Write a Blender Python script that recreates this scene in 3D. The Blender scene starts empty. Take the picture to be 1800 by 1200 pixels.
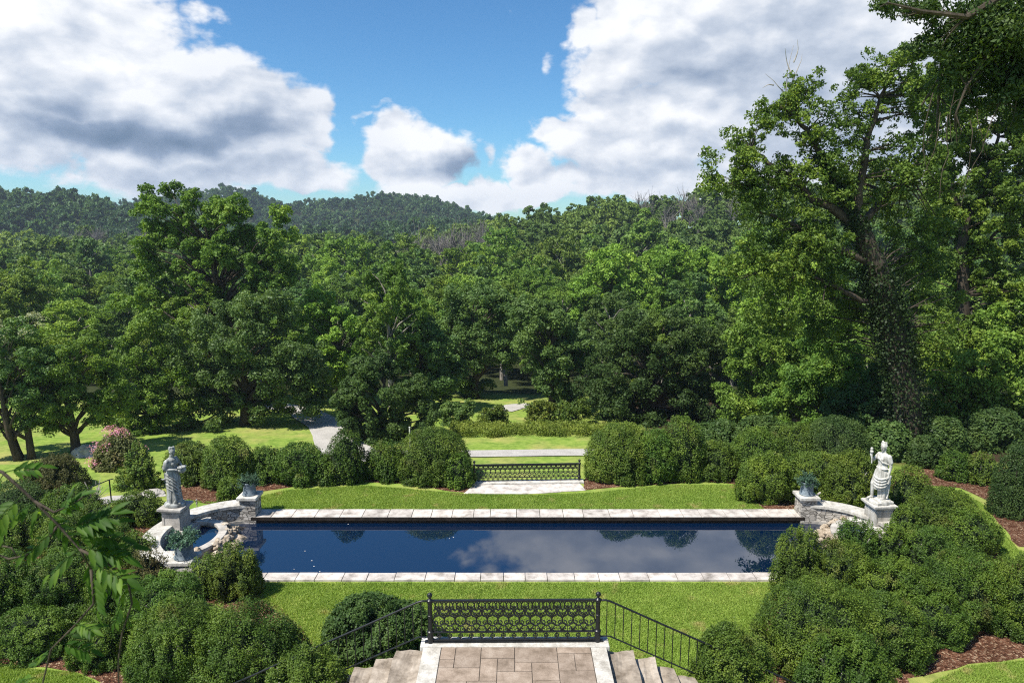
import bpy, bmesh, math, random
import numpy as np
from mathutils import Vector
R = math.radians
scene = bpy.context.scene
COL = scene.collection
rng = np.random.default_rng(7)
random.seed(7)

# ------------------------------------------------------------------ camera
TH = math.atan(200 / 1200.0)
CT, ST = math.cos(TH), math.sin(TH)
H = 9.0
cam_d = bpy.data.cameras.new("camera")
cam_d.lens = 24; cam_d.sensor_width = 36; cam_d.clip_start = 0.05; cam_d.clip_end = 6000
cam = bpy.data.objects.new("camera", cam_d); COL.objects.link(cam)
cam_d.dof.use_dof = True; cam_d.dof.focus_distance = 26; cam_d.dof.aperture_fstop = 3.5
cam.location = (0, 0, H); cam.rotation_euler = (math.pi / 2 - TH, 0, 0)
scene.camera = cam
scene.view_settings.view_transform = 'Standard'
scene.view_settings.look = 'None'
scene.view_settings.exposure = 0.66
scene.view_settings.gamma = 1.0
scene.render.engine = 'CYCLES'
scene.cycles.use_denoising = False
scene.cycles.max_bounces = 6
scene.cycles.diffuse_bounces = 2
scene.cycles.glossy_bounces = 3
scene.cycles.transmission_bounces = 3
scene.cycles.transparent_max_bounces = 6
scene.cycles.volume_bounces = 0
scene.cycles.use_adaptive_sampling = False
scene.cycles.pixel_filter_type = 'BLACKMAN_HARRIS'; scene.cycles.filter_width = 1.15

# ------------------------------------------------------------------ sun and sky
SUN_EL, SUN_AZ = R(58), R(238)      # azimuth clockwise from +Y
S = Vector((math.sin(SUN_AZ) * math.cos(SUN_EL), math.cos(SUN_AZ) * math.cos(SUN_EL), math.sin(SUN_EL)))
sun_d = bpy.data.lights.new("sun", 'SUN'); sun_d.energy = 5.0; sun_d.angle = R(0.53); sun_d.color = (1.0, 0.95, 0.86)
sun = bpy.data.objects.new("sun", sun_d); COL.objects.link(sun)
sun.rotation_euler = S.to_track_quat('Z', 'Y').to_euler()

world = bpy.data.worlds.new("World"); scene.world = world; world.use_nodes = True
wt = world.node_tree; wn, wl = wt.nodes, wt.links
for n in list(wn): wn.remove(n)

def W(t, **kw):
    n = wn.new(t)
    for k, v in kw.items(): setattr(n, k, v)
    return n
def wm(op, a, b=None, c=None, clamp=False):
    n = wn.new('ShaderNodeMath'); n.operation = op; n.use_clamp = clamp
    for i, v in enumerate((a, b, c)):
        if v is None: continue
        if isinstance(v, (int, float)): n.inputs[i].default_value = v
        else: wl.new(v, n.inputs[i])
    return n.outputs[0]
SKY_STR = 0.075
sky = W('ShaderNodeTexSky', sky_type='NISHITA', sun_disc=False)
sky.sun_elevation = SUN_EL; sky.sun_rotation = SUN_AZ; sky.altitude = 200
sky.air_density = 1.0; sky.dust_density = 0.2; sky.ozone_density = 1.3
tc = W('ShaderNodeTexCoord')
sep = W('ShaderNodeSeparateXYZ'); wl.new(tc.outputs['Generated'], sep.inputs[0])
dx, dy, dz = sep.outputs
wn1 = W('ShaderNodeTexNoise'); wn1.inputs['Scale'].default_value = 9; wn1.inputs['Detail'].default_value = 5; wl.new(tc.outputs['Generated'], wn1.inputs['Vector'])
wsp = W('ShaderNodeSeparateColor'); wl.new(wn1.outputs['Color'], wsp.inputs[0])
az = wm('ADD', wm('ARCTAN2', dx, dy), wm('MULTIPLY', wm('SUBTRACT', wsp.outputs[0], .5), .17))
el = wm('ADD', wm('ARCSINE', dz), wm('MULTIPLY', wm('SUBTRACT', wsp.outputs[1], .5), .11))

def noise_w(vec, scale, detail, rough=0.55, dist=0.0):
    n = W('ShaderNodeTexNoise'); n.inputs['Scale'].default_value = scale
    n.inputs['Detail'].default_value = detail; n.inputs['Roughness'].default_value = rough
    n.inputs['Distortion'].default_value = dist
    wl.new(vec, n.inputs['Vector']); return n.outputs['Fac']
mp = W('ShaderNodeMapping'); mp.inputs['Scale'].default_value = (1, 1, 1.75); wl.new(tc.outputs['Generated'], mp.inputs[0])
mp2 = W('ShaderNodeMapping'); mp2.inputs['Scale'].default_value = (1, 1, 1.75); mp2.inputs['Location'].default_value = (-0.014, 0.0, 0.034)
wl.new(tc.outputs['Generated'], mp2.inputs[0])
def billow(vec, d1, d2):
    n = noise_w(vec, 6.0, d1, 0.60)
    wv = W('ShaderNodeVectorMath', operation='MULTIPLY_ADD')
    nv = W('ShaderNodeTexNoise'); nv.inputs['Scale'].default_value = 9; nv.inputs['Detail'].default_value = 3; wl.new(vec, nv.inputs['Vector'])
    wl.new(nv.outputs['Color'], wv.inputs[0]); wv.inputs[1].default_value = (.07, .07, .07); wl.new(vec, wv.inputs[2])
    v = W('ShaderNodeTexVoronoi', feature='SMOOTH_F1'); v.inputs['Scale'].default_value = 13; v.inputs['Detail'].default_value = d2; v.inputs['Roughness'].default_value = .55
    v.inputs['Smoothness'].default_value = .15; v.normalize = True; wl.new(wv.outputs[0], v.inputs['Vector'])
    return wm('ADD', wm('MULTIPLY', n, .62), wm('MULTIPLY', wm('SUBTRACT', 1.0, v.outputs['Distance']), .42)), n
f1, f1n = billow(mp.outputs[0], 9, 4)
f2, f2n = billow(mp2.outputs[0], 3, 1.5)
f3 = noise_w(mp.outputs[0], 2.6, 3, 0.5)

def pdir(px, py, flip=False):
    v = Vector((px - 900, CT * 1200 + ST * (600 - py), -ST * 1200 + CT * (600 - py)))
    v.normalize()
    e = math.asin(v.z)
    return math.atan2(v.x, v.y), (-e if flip else e)
def blob(px, py, rx, ry, w=1.0, flip=False):
    a0, e0 = pdir(px, py, flip)
    c = math.cos(math.atan((px - 900) / 1200)) ** 2
    a = wm('MULTIPLY', wm('SUBTRACT', az, a0), 1200.0 / rx / max(c, .3))
    e = wm('MULTIPLY', wm('SUBTRACT', el, e0), 1200.0 / ry)
    r2 = wm('ADD', wm('MULTIPLY', a, a), wm('MULTIPLY', e, e))
    return wm('MULTIPLY', wm('EXPONENT', wm('MULTIPLY', r2, -0.8)), w)
def union(items, op='MAXIMUM'):
    o = items[0]
    for i in items[1:]: o = wm(op, o, i)
    return o
clouds = [(60, 60, 160, 120), (200, 110, 170, 100), (100, 200, 230, 85), (330, 170, 150, 80), (430, 190, 110, 60), (500, 215, 70, 45),
          (270, 250, 230, 50), (350, 300, 260, 42, .9), (480, 318, 110, 24, .8), (350, 28, 80, 30, .60),
          (745, 262, 75, 46, 1.05), (700, 300, 60, 30), (780, 330, 110, 22), (855, 285, 30, 26, .62), (930, 300, 70, 32), (620, 222, 70, 14, .52),
          (700, 205, 60, 14, .45), (860, 340, 180, 20, .9), (990, 245, 55, 30, .9), (1080, 270, 120, 60), (985, 105, 30, 56, .43), (1030, 40, 30, 45, .75),
          (1110, 60, 80, 100), (1250, 80, 180, 130), (1160, 190, 110, 70), (1400, 90, 250, 160), (1300, 240, 230, 110), (1600, 150, 300, 260),
          (1150, 320, 260, 40), (935, 12, 60, 16, .42)]
high = [(1060, 950, 200, 90, 1.15), (1300, 960, 260, 100, 1.15), (1150, 1010, 250, 30, .7), (1700, 950, 250, 120, .9)]
cov = union([blob(*c) for c in clouds] + [blob(*c, flip=True) for c in high])
back = wm('MULTIPLY', wm('SUBTRACT', 0.35, dy, clamp=True), wm('MULTIPLY', f3, .8))      # broken cloud over the rest of the sky
cov = wm('MAXIMUM', cov, back)
dens = wm('ADD', cov, wm('MULTIPLY', wm('SUBTRACT', f1, 0.57), 1.9))
alpha = W('ShaderNodeMapRange', interpolation_type='SMOOTHSTEP'); wl.new(dens, alpha.inputs[0])
alpha.inputs[1].default_value = 0.42; alpha.inputs[2].default_value = 0.66
alpha = alpha.outputs[0]
greys = [(120, 195, 90, 26, .75), (240, 240, 200, 26, 1.0), (400, 230, 90, 26, .8), (60, 150, 110, 40, .3), (300, 300, 170, 16, .35), (790, 288, 40, 18, .8),
         (1300, 120, 200, 42, .5), (1450, 70, 150, 60, .42), (1200, 150, 110, 30, .35), (1160, 228, 120, 16, .4), (1250, 290, 200, 16, .35), (1500, 180, 200, 90, .5), (1020, 305, 90, 10, .3)]
gmask = wm('MAXIMUM', union([blob(*g) for g in greys]), union([blob(1150, 960, 400, 140, .28, True), blob(1600, 960, 400, 200, .3, True)]))
relief = wm('MULTIPLY', wm('SUBTRACT', f1, f2), 1.7)
gm = wm('MULTIPLY', gmask, wm('ADD', 0.72, wm('MULTIPLY', f3, 0.6)))
bri = wm('SUBTRACT', wm('ADD', 0.95, relief), wm('MULTIPLY', gm, .72), clamp=True)
bri = wm('SUBTRACT', bri, wm('MULTIPLY', wm('SUBTRACT', f3, 0.45, clamp=True), 0.7), clamp=True)
cr = W('ShaderNodeValToRGB'); wl.new(bri, cr.inputs[0])
cs = cr.color_ramp; cs.elements[0].position = 0.0; cs.elements[1].position = 1.0
def cc(r, g, b): return (r / SKY_STR, g / SKY_STR, b / SKY_STR, 1)
cs.elements[0].color = cc(.095, .145, .225); cs.elements[1].color = cc(.66, .67, .69)
e = cs.elements.new(0.35); e.color = cc(.18, .235, .33)
e = cs.elements.new(0.68); e.color = cc(.38, .425, .50)
mix = W('ShaderNodeMix', data_type='RGBA'); wl.new(alpha, mix.inputs[0]); 
hs = W('ShaderNodeHueSaturation'); hs.inputs['Saturation'].default_value = 1.12; hs.inputs['Value'].default_value = 1.0
wl.new(sky.outputs[0], hs.inputs['Color'])
tn = W('ShaderNodeMix', data_type='RGBA', blend_type='MULTIPLY'); tn.inputs[0].default_value = 1; wl.new(hs.outputs[0], tn.inputs[6]); tn.inputs[7].default_value = (.62, 1.0, 1.22, 1)
wl.new(tn.outputs[2], mix.inputs[6]); wl.new(cr.outputs[0], mix.inputs[7])
bg = W('ShaderNodeBackground'); bg.inputs['Strength'].default_value = SKY_STR
wl.new(mix.outputs[2], bg.inputs[0])
wo = W('ShaderNodeOutputWorld'); wl.new(bg.outputs[0], wo.inputs[0])
world.cycles.sampling_method = 'MANUAL'; world.cycles.sample_map_resolution = 512

# ------------------------------------------------------------------ geometry helpers
def at(px, py, y):
    """point on the ray of pixel (px,py) at ground distance y"""
    t = math.atan((600 - py) / 1200.0) - TH
    z = H + y * math.tan(t)
    zc = y * CT + (H - z) * ST
    return Vector(((px - 900) / 1200.0 * zc, y, z))
def G(px, py, z=0.0):
    t = TH - math.atan((600 - py) / 1200.0)
    return at(px, py, (H - z) / math.tan(t))
def ppm(y, z=0.0):
    return 1200.0 / (y * CT + (H - z) * ST)

def sstep(a, b, x):
    t = np.clip((x - a) / (b - a), 0, 1); return t * t * (3 - 2 * t)
RIDGES = {
 1: (235, 16.5, [(-900, 400), (-300, 398), (0, 394), (240, 398), (400, 390), (600, 398), (700, 402), (800, 386), (850, 370), (900, 350), (1000, 338), (1100, 330), (1200, 318), (1350, 302), (1500, 296), (1800, 285), (2600, 280)]),
 2: (430, 14, [(-900, 330), (-300, 328), (0, 324), (100, 329), (200, 345), (245, 354), (300, 375), (500, 392), (850, 380), (1200, 370), (2600, 360)]),
 3: (700, 14, [(-900, 350), (0, 352), (200, 353), (250, 345), (300, 337), (350, 328), (400, 322), (450, 329), (495, 350), (520, 348), (600, 343), (650, 337), (700, 333), (750, 338), (800, 352), (850, 372), (1000, 378), (2600, 380)]),
}
def ridge_z(k, pxv):
    D, th, pts = RIDGES[k]
    p = np.array(pts, float)
    py = np.interp(pxv, p[:, 0], p[:, 1])
    return H + D * np.tan(np.arctan((600 - py) / 1200.0) - TH) - th
def vnoise(x, y):
    return (np.sin(x * .071 + 1.3) * np.cos(y * .063 + .4) + .5 * np.sin(x * .17 + y * .11) + .3 * np.cos(x * .31 - y * .27)) / 1.8
def terrain(x, y):
    x = np.asarray(x, float); y = np.asarray(y, float)
    s0 = 25.0 + sstep(7, 11, x) * 4.5 + sstep(-7, -16, -np.abs(x) * 0 + x) * 0
    s = sstep(0, 4.5, y - s0)
    near = -3.0 * s - 0.08 * np.clip(y - 29, 0, 31)
    yy = np.maximum(y, 20)
    px = 900 + 1200 * x / (yy * CT + 1.0)
    z1, z2, z3 = ridge_z(1, px), ridge_z(2, px), ridge_z(3, px)
    zs = [(60, -5.48 + 0 * x), (78, -9.5 + 0 * x), (105, -11.5 + 0 * x), (150, -8 + (z1 + 6) * .22), (235, z1), (300, z1 - 3), (430, z2), (540, np.minimum(z2, z3) - 8), (700, z3), (900, z3 - 40), (3000, z3 * 0 - 60)]
    out = near.copy()
    for (ya, za), (yb, zb) in zip(zs[:-1], zs[1:]):
        t = np.clip((y - ya) / (yb - ya), 0, 1); t = t * t * (3 - 2 * t)
        m = (y >= ya) & (y <= yb)
        out = np.where(m, za + (zb - za) * t, out)
    out = out + vnoise(x, y) * np.clip((y - 60) / 100, 0, 1) * 1.2
    return out
def tz(x, y): return float(terrain(np.array([x]), np.array([y]))[0])
def ray_ground(px, py, y0=24.0):
    y = y0
    while y < 400:
        p = at(px, py, y)
        if p.z <= tz(p.x, p.y): return Vector((p.x, p.y, tz(p.x, p.y)))
        y += 0.1
    return p

# ------------------------------------------------------------------ materials
def new_mat(name):
    m = bpy.data.materials.new(name); m.use_nodes = True
    for n in list(m.node_tree.nodes): m.node_tree.nodes.remove(n)
    return m, m.node_tree.nodes, m.node_tree.links
def nd(N, t, **kw):
    n = N.new(t)
    for k, v in kw.items():
        if k in n.inputs: n.inputs[k].default_value = v
        else: setattr(n, k, v)
    return n
def ramp(N, L, src, stops):
    r = N.new('ShaderNodeValToRGB'); L.new(src, r.inputs[0])
    el_ = r.color_ramp.elements
    el_[0].position = stops[0][0]; el_[0].color = (*stops[0][1], 1)
    el_[1].position = stops[-1][0]; el_[1].color = (*stops[-1][1], 1)
    for p, c in stops[1:-1]:
        k = el_.new(p); k.color = (*c, 1)
    return r.outputs[0]
def tex(N, L, vec, scale, detail=4, rough=.55, dist=0):
    n = nd(N, 'ShaderNodeTexNoise', Scale=scale, Detail=detail, Roughness=rough, Distortion=dist)
    L.new(vec, n.inputs['Vector']); return n.outputs['Fac']
def mixc(N, L, fac, a, b, mode='MIX'):
    m = N.new('ShaderNodeMix'); m.data_type = 'RGBA'; m.blend_type = mode
    for sock, v in ((m.inputs[0], fac), (m.inputs[6], a), (m.inputs[7], b)):
        if isinstance(v, (int, float)): sock.default_value = v
        elif isinstance(v, tuple): sock.default_value = (*v, 1) if len(v) == 3 else v
        else: L.new(v, sock)
    return m.outputs[2]
def finish(N, L, color, rough=.8, spec=.3, bump=None, bstr=.3, bdist=.02, metallic=0.0):
    p = nd(N, 'ShaderNodeBsdfPrincipled', Roughness=rough, Metallic=metallic)
    p.inputs['Specular IOR Level'].default_value = spec
    if isinstance(color, tuple): p.inputs['Base Color'].default_value = (*color, 1)
    else: L.new(color, p.inputs['Base Color'])
    if bump is not None:
        b = nd(N, 'ShaderNodeBump', Strength=bstr, Distance=bdist); L.new(bump, b.inputs['Height']); L.new(b.outputs[0], p.inputs['Normal'])
    o = N.new('ShaderNodeOutputMaterial'); L.new(p.outputs[0], o.inputs[0]); return p

def leaf_mat(name, c0, c1, c2, trans=.28, tcol=None, rough=.55, spec=.22, nscale=.5, huevar=.03, valvar=.25, dead=0, deadc=(.13, .105, .035)):
    m, N, L = new_mat(name)
    at_ = nd(N, 'ShaderNodeAttribute', attribute_name='tone')
    co = N.new('ShaderNodeNewGeometry')
    oi = N.new('ShaderNodeObjectInfo')
    ns = tex(N, L, co.outputs['Position'], nscale, 3)
    mm = nd(N, 'ShaderNodeMath', operation='MULTIPLY_ADD'); L.new(at_.outputs['Fac'], mm.inputs[0]); mm.inputs[1].default_value = .55
    n2 = nd(N, 'ShaderNodeMath', operation='MULTIPLY_ADD'); L.new(ns, n2.inputs[0]); n2.inputs[1].default_value = 1.3; n2.inputs[2].default_value = -.42
    L.new(n2.outputs[0], mm.inputs[2])
    col = ramp(N, L, mm.outputs[0], [(0.08, c0), (.5, c1), (.95, c2)])
    if dead:
        dn = tex(N, L, co.outputs['Position'], 1.3, 3); dm = N.new('ShaderNodeMapRange'); L.new(dn, dm.inputs[0]); dm.inputs[1].default_value = .60; dm.inputs[2].default_value = .70; dm.inputs[4].default_value = dead
        col = mixc(N, L, dm.outputs[0], col, deadc)
    h = N.new('ShaderNodeHueSaturation'); L.new(col, h.inputs['Color'])
    for sock, lo, hi, k in (('Hue', .5 - huevar, .5 + huevar, 1), ('Value', 1 - valvar, 1 + valvar, 7.3)):
        mr = nd(N, 'ShaderNodeMath', operation='MULTIPLY'); L.new(oi.outputs['Random'], mr.inputs[0]); mr.inputs[1].default_value = k
        fr = nd(N, 'ShaderNodeMath', operation='FRACT'); L.new(mr.outputs[0], fr.inputs[0])
        rg = N.new('ShaderNodeMapRange'); L.new(fr.outputs[0], rg.inputs[0]); rg.inputs[3].default_value = lo; rg.inputs[4].default_value = hi
        L.new(rg.outputs[0], h.inputs[sock])
    p = nd(N, 'ShaderNodeBsdfPrincipled', Roughness=rough); p.inputs['Specular IOR Level'].default_value = spec
    L.new(h.outputs[0], p.inputs['Base Color'])
    t = N.new('ShaderNodeBsdfTranslucent')
    tint = mixc(N, L, 1.0, h.outputs[0], (1.5, 1.5, .6), 'MULTIPLY'); L.new(tint, t.inputs[0])
    mx = nd(N, 'ShaderNodeMixShader'); mx.inputs[0].default_value = trans
    L.new(p.outputs[0], mx.inputs[1]); L.new(t.outputs[0], mx.inputs[2])
    o = N.new('ShaderNodeOutputMaterial'); L.new(mx.outputs[0], o.inputs[0])
    return m
LM = {
 'forest':  leaf_mat('forest_leaves', (0.0735, 0.1344, 0.0261), (0.1283, 0.2165, 0.0378), (0.2601, 0.3570, 0.0535), nscale=.12, huevar=.016),
 'lime':    leaf_mat('lime_leaves', (0.0896, 0.1666, 0.0266), (0.1691, 0.2842, 0.0378), (0.3175, 0.4158, 0.0574), nscale=.2, huevar=.008, valvar=.15),
 'dark':    leaf_mat('dark_leaves', (0.0320, 0.0689, 0.0187), (0.0627, 0.1144, 0.0281), (0.1121, 0.1703, 0.0385), nscale=.3, huevar=.006),
 'tree':    leaf_mat('tree_leaves', (0.0659, 0.1254, 0.0214), (0.1288, 0.2192, 0.0328), (0.2801, 0.3763, 0.0517), nscale=.45, huevar=.01, valvar=.1),
 'bigtree': leaf_mat('old_tree_leaves', (0.0409, 0.0777, 0.0133), (0.0902, 0.1534, 0.0230), (0.2381, 0.3199, 0.0439), nscale=.6, huevar=.0, valvar=0),
 'oak':     leaf_mat('oak_leaves', (0.0564, 0.1124, 0.0298), (0.0988, 0.1774, 0.0428), (0.1756, 0.2726, 0.0630), nscale=.5, huevar=.01, valvar=.1, spec=.3),
 'box':     leaf_mat('boxwood_leaves', (0.0330, 0.0714, 0.0125), (0.0702, 0.1262, 0.0154), (0.1405, 0.2062, 0.0240), trans=.18, nscale=1.1, huevar=.012, valvar=.14, dead=.55),
 'boxlime': leaf_mat('yellow_green_leaves', (0.0396, 0.0752, 0.0108), (0.0851, 0.1365, 0.0178), (0.1701, 0.2215, 0.0297), trans=.2, nscale=1.2, huevar=.012, valvar=.12, dead=.5),
 'juniper': leaf_mat('juniper_leaves', (0.033, 0.077, 0.044), (0.066, 0.132, 0.083), (0.132, 0.209, 0.132), trans=.1, nscale=3),
 'myrtle':  leaf_mat('myrtle_leaves', (0.050, 0.061, 0.020), (0.088, 0.105, 0.031), (0.165, 0.143, 0.055), trans=.2, nscale=1.5),
 'pink':    leaf_mat('pink_petals', (.48, .18, .26), (.62, .28, .38), (.75, .42, .50), trans=.3),
 'spruce':  leaf_mat('spruce_needles', (0.0396, 0.0792, 0.0132), (0.0996, 0.1392, 0.0180), (0.2112, 0.2376, 0.0288), trans=.1, nscale=3.5),
 'wild':    leaf_mat('wild_plant_leaves', (0.0900, 0.1740, 0.0281), (0.1800, 0.2958, 0.0468), (0.3240, 0.4350, 0.0780), trans=.3, nscale=1),
 'vine':    leaf_mat('vine_leaves', (.022, .060, .008), (.048, .112, .012), (.12, .21, .024), trans=.45, nscale=6, huevar=.005, valvar=.05),
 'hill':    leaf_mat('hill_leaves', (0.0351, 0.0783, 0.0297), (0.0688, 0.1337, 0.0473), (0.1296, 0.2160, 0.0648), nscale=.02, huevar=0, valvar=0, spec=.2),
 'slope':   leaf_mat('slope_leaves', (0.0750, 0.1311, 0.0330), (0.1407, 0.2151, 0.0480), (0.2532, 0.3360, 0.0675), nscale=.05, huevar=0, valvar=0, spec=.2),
 'ivy':     leaf_mat('ivy_leaves', (.012, .024, .007), (.022, .042, .010), (.028, .050, .010), trans=.1, nscale=1, valvar=0, huevar=0),
 'cream':   leaf_mat('cream_flowers', (0.220, 0.220, 0.120), (0.340, 0.330, 0.200), (0.500, 0.480, 0.340), trans=.2),
 'grey':    leaf_mat('grey_leaves', (0.050, 0.075, 0.050), (0.100, 0.130, 0.090), (0.160, 0.200, 0.150), nscale=.3),
}
def bark_mat(name, a, b):
    m, N, L = new_mat(name)
    g = N.new('ShaderNodeNewGeometry'); mpn = nd(N, 'ShaderNodeMapping'); mpn.inputs['Scale'].default_value = (1, 1, .25); L.new(g.outputs['Position'], mpn.inputs[0])
    n = tex(N, L, mpn.outputs[0], 9, 6, .65); finish(N, L, ramp(N, L, n, [(.3, a), (.7, b)]), .9, .2, n, .8, .04); return m
BARK = bark_mat('bark', (.028, .022, .016), (.10, .080, .060))
BARKG = bark_mat('grey_bark', (.20, .18, .16), (.42, .39, .35))
HILLBARK = bark_mat('pale_bark', (.16, .14, .12), (.34, .31, .27))

def stone_mat(name, a, b, c, scale=3, bstr=.5, wet=None, fine=40, streak=0):
    m, N, L = new_mat(name)
    g = N.new('ShaderNodeNewGeometry'); oi = N.new('ShaderNodeObjectInfo')
    n1 = tex(N, L, g.outputs['Position'], scale, 7, .65); n2 = tex(N, L, g.outputs['Position'], fine, 4, .6)
    col = ramp(N, L, n1, [(.3, a), (.52, b), (.72, c)])
    col = mixc(N, L, .35, col, ramp(N, L, n2, [(.3, (.45, .45, .45)), (.7, (1.25, 1.25, 1.25))]), 'MULTIPLY')
    if streak:
        mpn = nd(N, 'ShaderNodeMapping'); mpn.inputs['Scale'].default_value = (1, 1, .12); L.new(g.outputs['Position'], mpn.inputs[0])
        col = mixc(N, L, streak, col, ramp(N, L, tex(N, L, mpn.outputs[0], 13, 5, .6), [(.40, (.35, .34, .31)), (.56, (1, 1, 1))]), 'MULTIPLY')
    at_ = nd(N, 'ShaderNodeAttribute', attribute_name='tone')
    col = mixc(N, L, .55, col, ramp(N, L, at_.outputs['Fac'], [(0, (1, 1, 1)), (.01, (.72, .70, .68)), (1, (1.12, 1.08, 1.04))]), 'MULTIPLY')
    finish(N, L, col, .85, .25, n2, bstr, .01); return m
LIME = stone_mat('weathered_limestone', (.20, .19, .17), (.42, .39, .35), (.56, .53, .48))
LIMEW = stone_mat('pale_limestone', (.30, .28, .24), (.52, .50, .455), (.66, .64, .60), 3.5, streak=.3)
MARBLE_A = stone_mat('grey_statue_stone', (.18, .19, .18), (.36, .37, .355), (.50, .51, .485), 7, streak=.6)
MARBLE_B = stone_mat('white_statue_stone', (.34, .325, .285), (.58, .565, .515), (.68, .66, .61), 6, streak=.45)
COPE = stone_mat('coping_stone', (.24, .215, .19), (.52, .48, .44), (.66, .62, .58), 3.2)
FLAG = stone_mat('flagstone', (.175, .135, .10), (.295, .235, .185), (.39, .325, .265), 4.5, .7)
ROUGH = stone_mat('rough_step_stone', (.12, .095, .07), (.31, .265, .215), (.46, .41, .35), 2.6, .9, fine=18)
ROCK = stone_mat('wet_rock', (.12, .085, .05), (.38, .31, .23), (.60, .54, .45), 5, .9, fine=22)

def wall_mat():
    m, N, L = new_mat('rubble_stone_wall')
    g = N.new('ShaderNodeNewGeometry'); mpn = nd(N, 'ShaderNodeMapping'); mpn.inputs['Scale'].default_value = (1, 1, 2.4); L.new(g.outputs['Position'], mpn.inputs[0])
    v = nd(N, 'ShaderNodeTexVoronoi', feature='DISTANCE_TO_EDGE', Scale=6.0); L.new(mpn.outputs[0], v.inputs['Vector'])
    v2 = nd(N, 'ShaderNodeTexVoronoi', Scale=6.0); L.new(mpn.outputs[0], v2.inputs['Vector'])
    sp = N.new('ShaderNodeSeparateColor'); L.new(v2.outputs['Color'], sp.inputs[0])
    c = ramp(N, L, sp.outputs[0], [(0, (.24, .22, .195)), (.5, (.42, .39, .345)), (1, (.56, .52, .47))])
    n = tex(N, L, g.outputs['Position'], 25, 5)
    c = mixc(N, L, .4, c, ramp(N, L, n, [(.3, (.5, .5, .5)), (.7, (1.2, 1.2, 1.2))]), 'MULTIPLY')
    j = N.new('ShaderNodeMapRange'); L.new(v.outputs['Distance'], j.inputs[0]); j.inputs[2].default_value = .06
    c = mixc(N, L, j.outputs[0], (.13, .12, .105), c)
    finish(N, L, c, .9, .2, j.outputs[0], .9, .05); return m
RUBBLE = wall_mat()
def slimy_mat():
    m, N, L = new_mat('stained_pool_wall')
    g = N.new('ShaderNodeNewGeometry'); n = tex(N, L, g.outputs['Position'], 7, 5)
    finish(N, L, ramp(N, L, n, [(.3, (.008, .007, .006)), (.7, (.035, .026, .02))]), .7, .2, n, .4, .03); return m
SLIME = slimy_mat()

def ground_mat(name, lawn=True, dry=.5):
    m, N, L = new_mat(name)
    g = N.new('ShaderNodeNewGeometry'); P = g.outputs['Position']
    big = tex(N, L, P, .45, 4, .55); mid = tex(N, L, P, 3.2, 4, .6); fine = tex(N, L, P, 38, 3, .7)
    if lawn:
        c = ramp(N, L, mid, [(.3, (.145, .225, .034)), (.55, (.198, .285, .050)), (.8, (.255, .325, .076))])
        dryf = N.new('ShaderNodeMapRange'); L.new(big, dryf.inputs[0]); dryf.inputs[1].default_value = .44; dryf.inputs[2].default_value = .75; dryf.inputs[4].default_value = .75
        c = mixc(N, L, dryf.outputs[0], c, (.36, .31, .115))
        c = mixc(N, L, .8, c, ramp(N, L, tex(N, L, P, 1.6, 4, .6), [(.32, (.68, .76, .7)), (.5, (1, 1, 1)), (.7, (1.2, 1.12, 1.1))]), 'MULTIPLY')
        c = mixc(N, L, .75, c, ramp(N, L, fine, [(.28, (.72, .76, .7)), (.5, (1, 1, 1)), (.72, (1.22, 1.2, 1.2))]), 'MULTIPLY')
    # beyond the lower lawn the ground is dark woodland floor
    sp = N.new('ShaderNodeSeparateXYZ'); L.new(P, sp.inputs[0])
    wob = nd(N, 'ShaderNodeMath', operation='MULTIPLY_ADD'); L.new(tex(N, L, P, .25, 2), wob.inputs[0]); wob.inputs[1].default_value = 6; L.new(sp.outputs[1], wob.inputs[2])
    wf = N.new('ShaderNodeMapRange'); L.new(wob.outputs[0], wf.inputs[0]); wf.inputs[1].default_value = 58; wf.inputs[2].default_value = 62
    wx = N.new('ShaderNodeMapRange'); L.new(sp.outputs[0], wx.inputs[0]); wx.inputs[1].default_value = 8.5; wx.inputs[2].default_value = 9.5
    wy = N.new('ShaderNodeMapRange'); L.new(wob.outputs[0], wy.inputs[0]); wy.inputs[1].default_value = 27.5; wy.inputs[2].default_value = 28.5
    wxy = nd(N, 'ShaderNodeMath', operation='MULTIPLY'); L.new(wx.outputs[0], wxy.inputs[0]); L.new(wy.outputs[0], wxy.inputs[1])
    c = mixc(N, L, wxy.outputs[0], c, (.045, .030, .018))  # dark mulch under the right-hand trees, their shadow painted into it
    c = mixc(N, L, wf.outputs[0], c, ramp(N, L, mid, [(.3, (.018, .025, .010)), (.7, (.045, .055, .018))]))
    finish(N, L, c, .95, .1, fine, .7, .03); return m
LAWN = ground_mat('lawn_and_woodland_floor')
BLADE = leaf_mat('grass_blades', (.18, .275, .040), (.23, .335, .056), (.31, .39, .086), trans=.3, nscale=.8, huevar=0, valvar=0, spec=.2, dead=.7, deadc=(.42, .36, .15))
def mulch_mat():
    m, N, L = new_mat('bark_mulch')
    g = N.new('ShaderNodeNewGeometry'); P = g.outputs['Position']
    v = nd(N, 'ShaderNodeTexVoronoi', Scale=26); v.inputs['Randomness'].default_value = 1; L.new(P, v.inputs['Vector'])
    sp = N.new('ShaderNodeSeparateColor'); L.new(v.outputs['Color'], sp.inputs[0])
    c = ramp(N, L, sp.outputs[0], [(0, (.045, .018, .010)), (.5, (.12, .055, .032)), (.85, (.20, .11, .07)), (1, (.40, .30, .20))])
    n = tex(N, L, P, 1.2, 4); c = mixc(N, L, .6, c, ramp(N, L, n, [(.35, (.5, .45, .4)), (.65, (1.2, 1.2, 1.2))]), 'MULTIPLY')
    finish(N, L, c, .95, .1, v.outputs['Distance'], 1.0, .04); return m
MULCH = mulch_mat()
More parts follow.
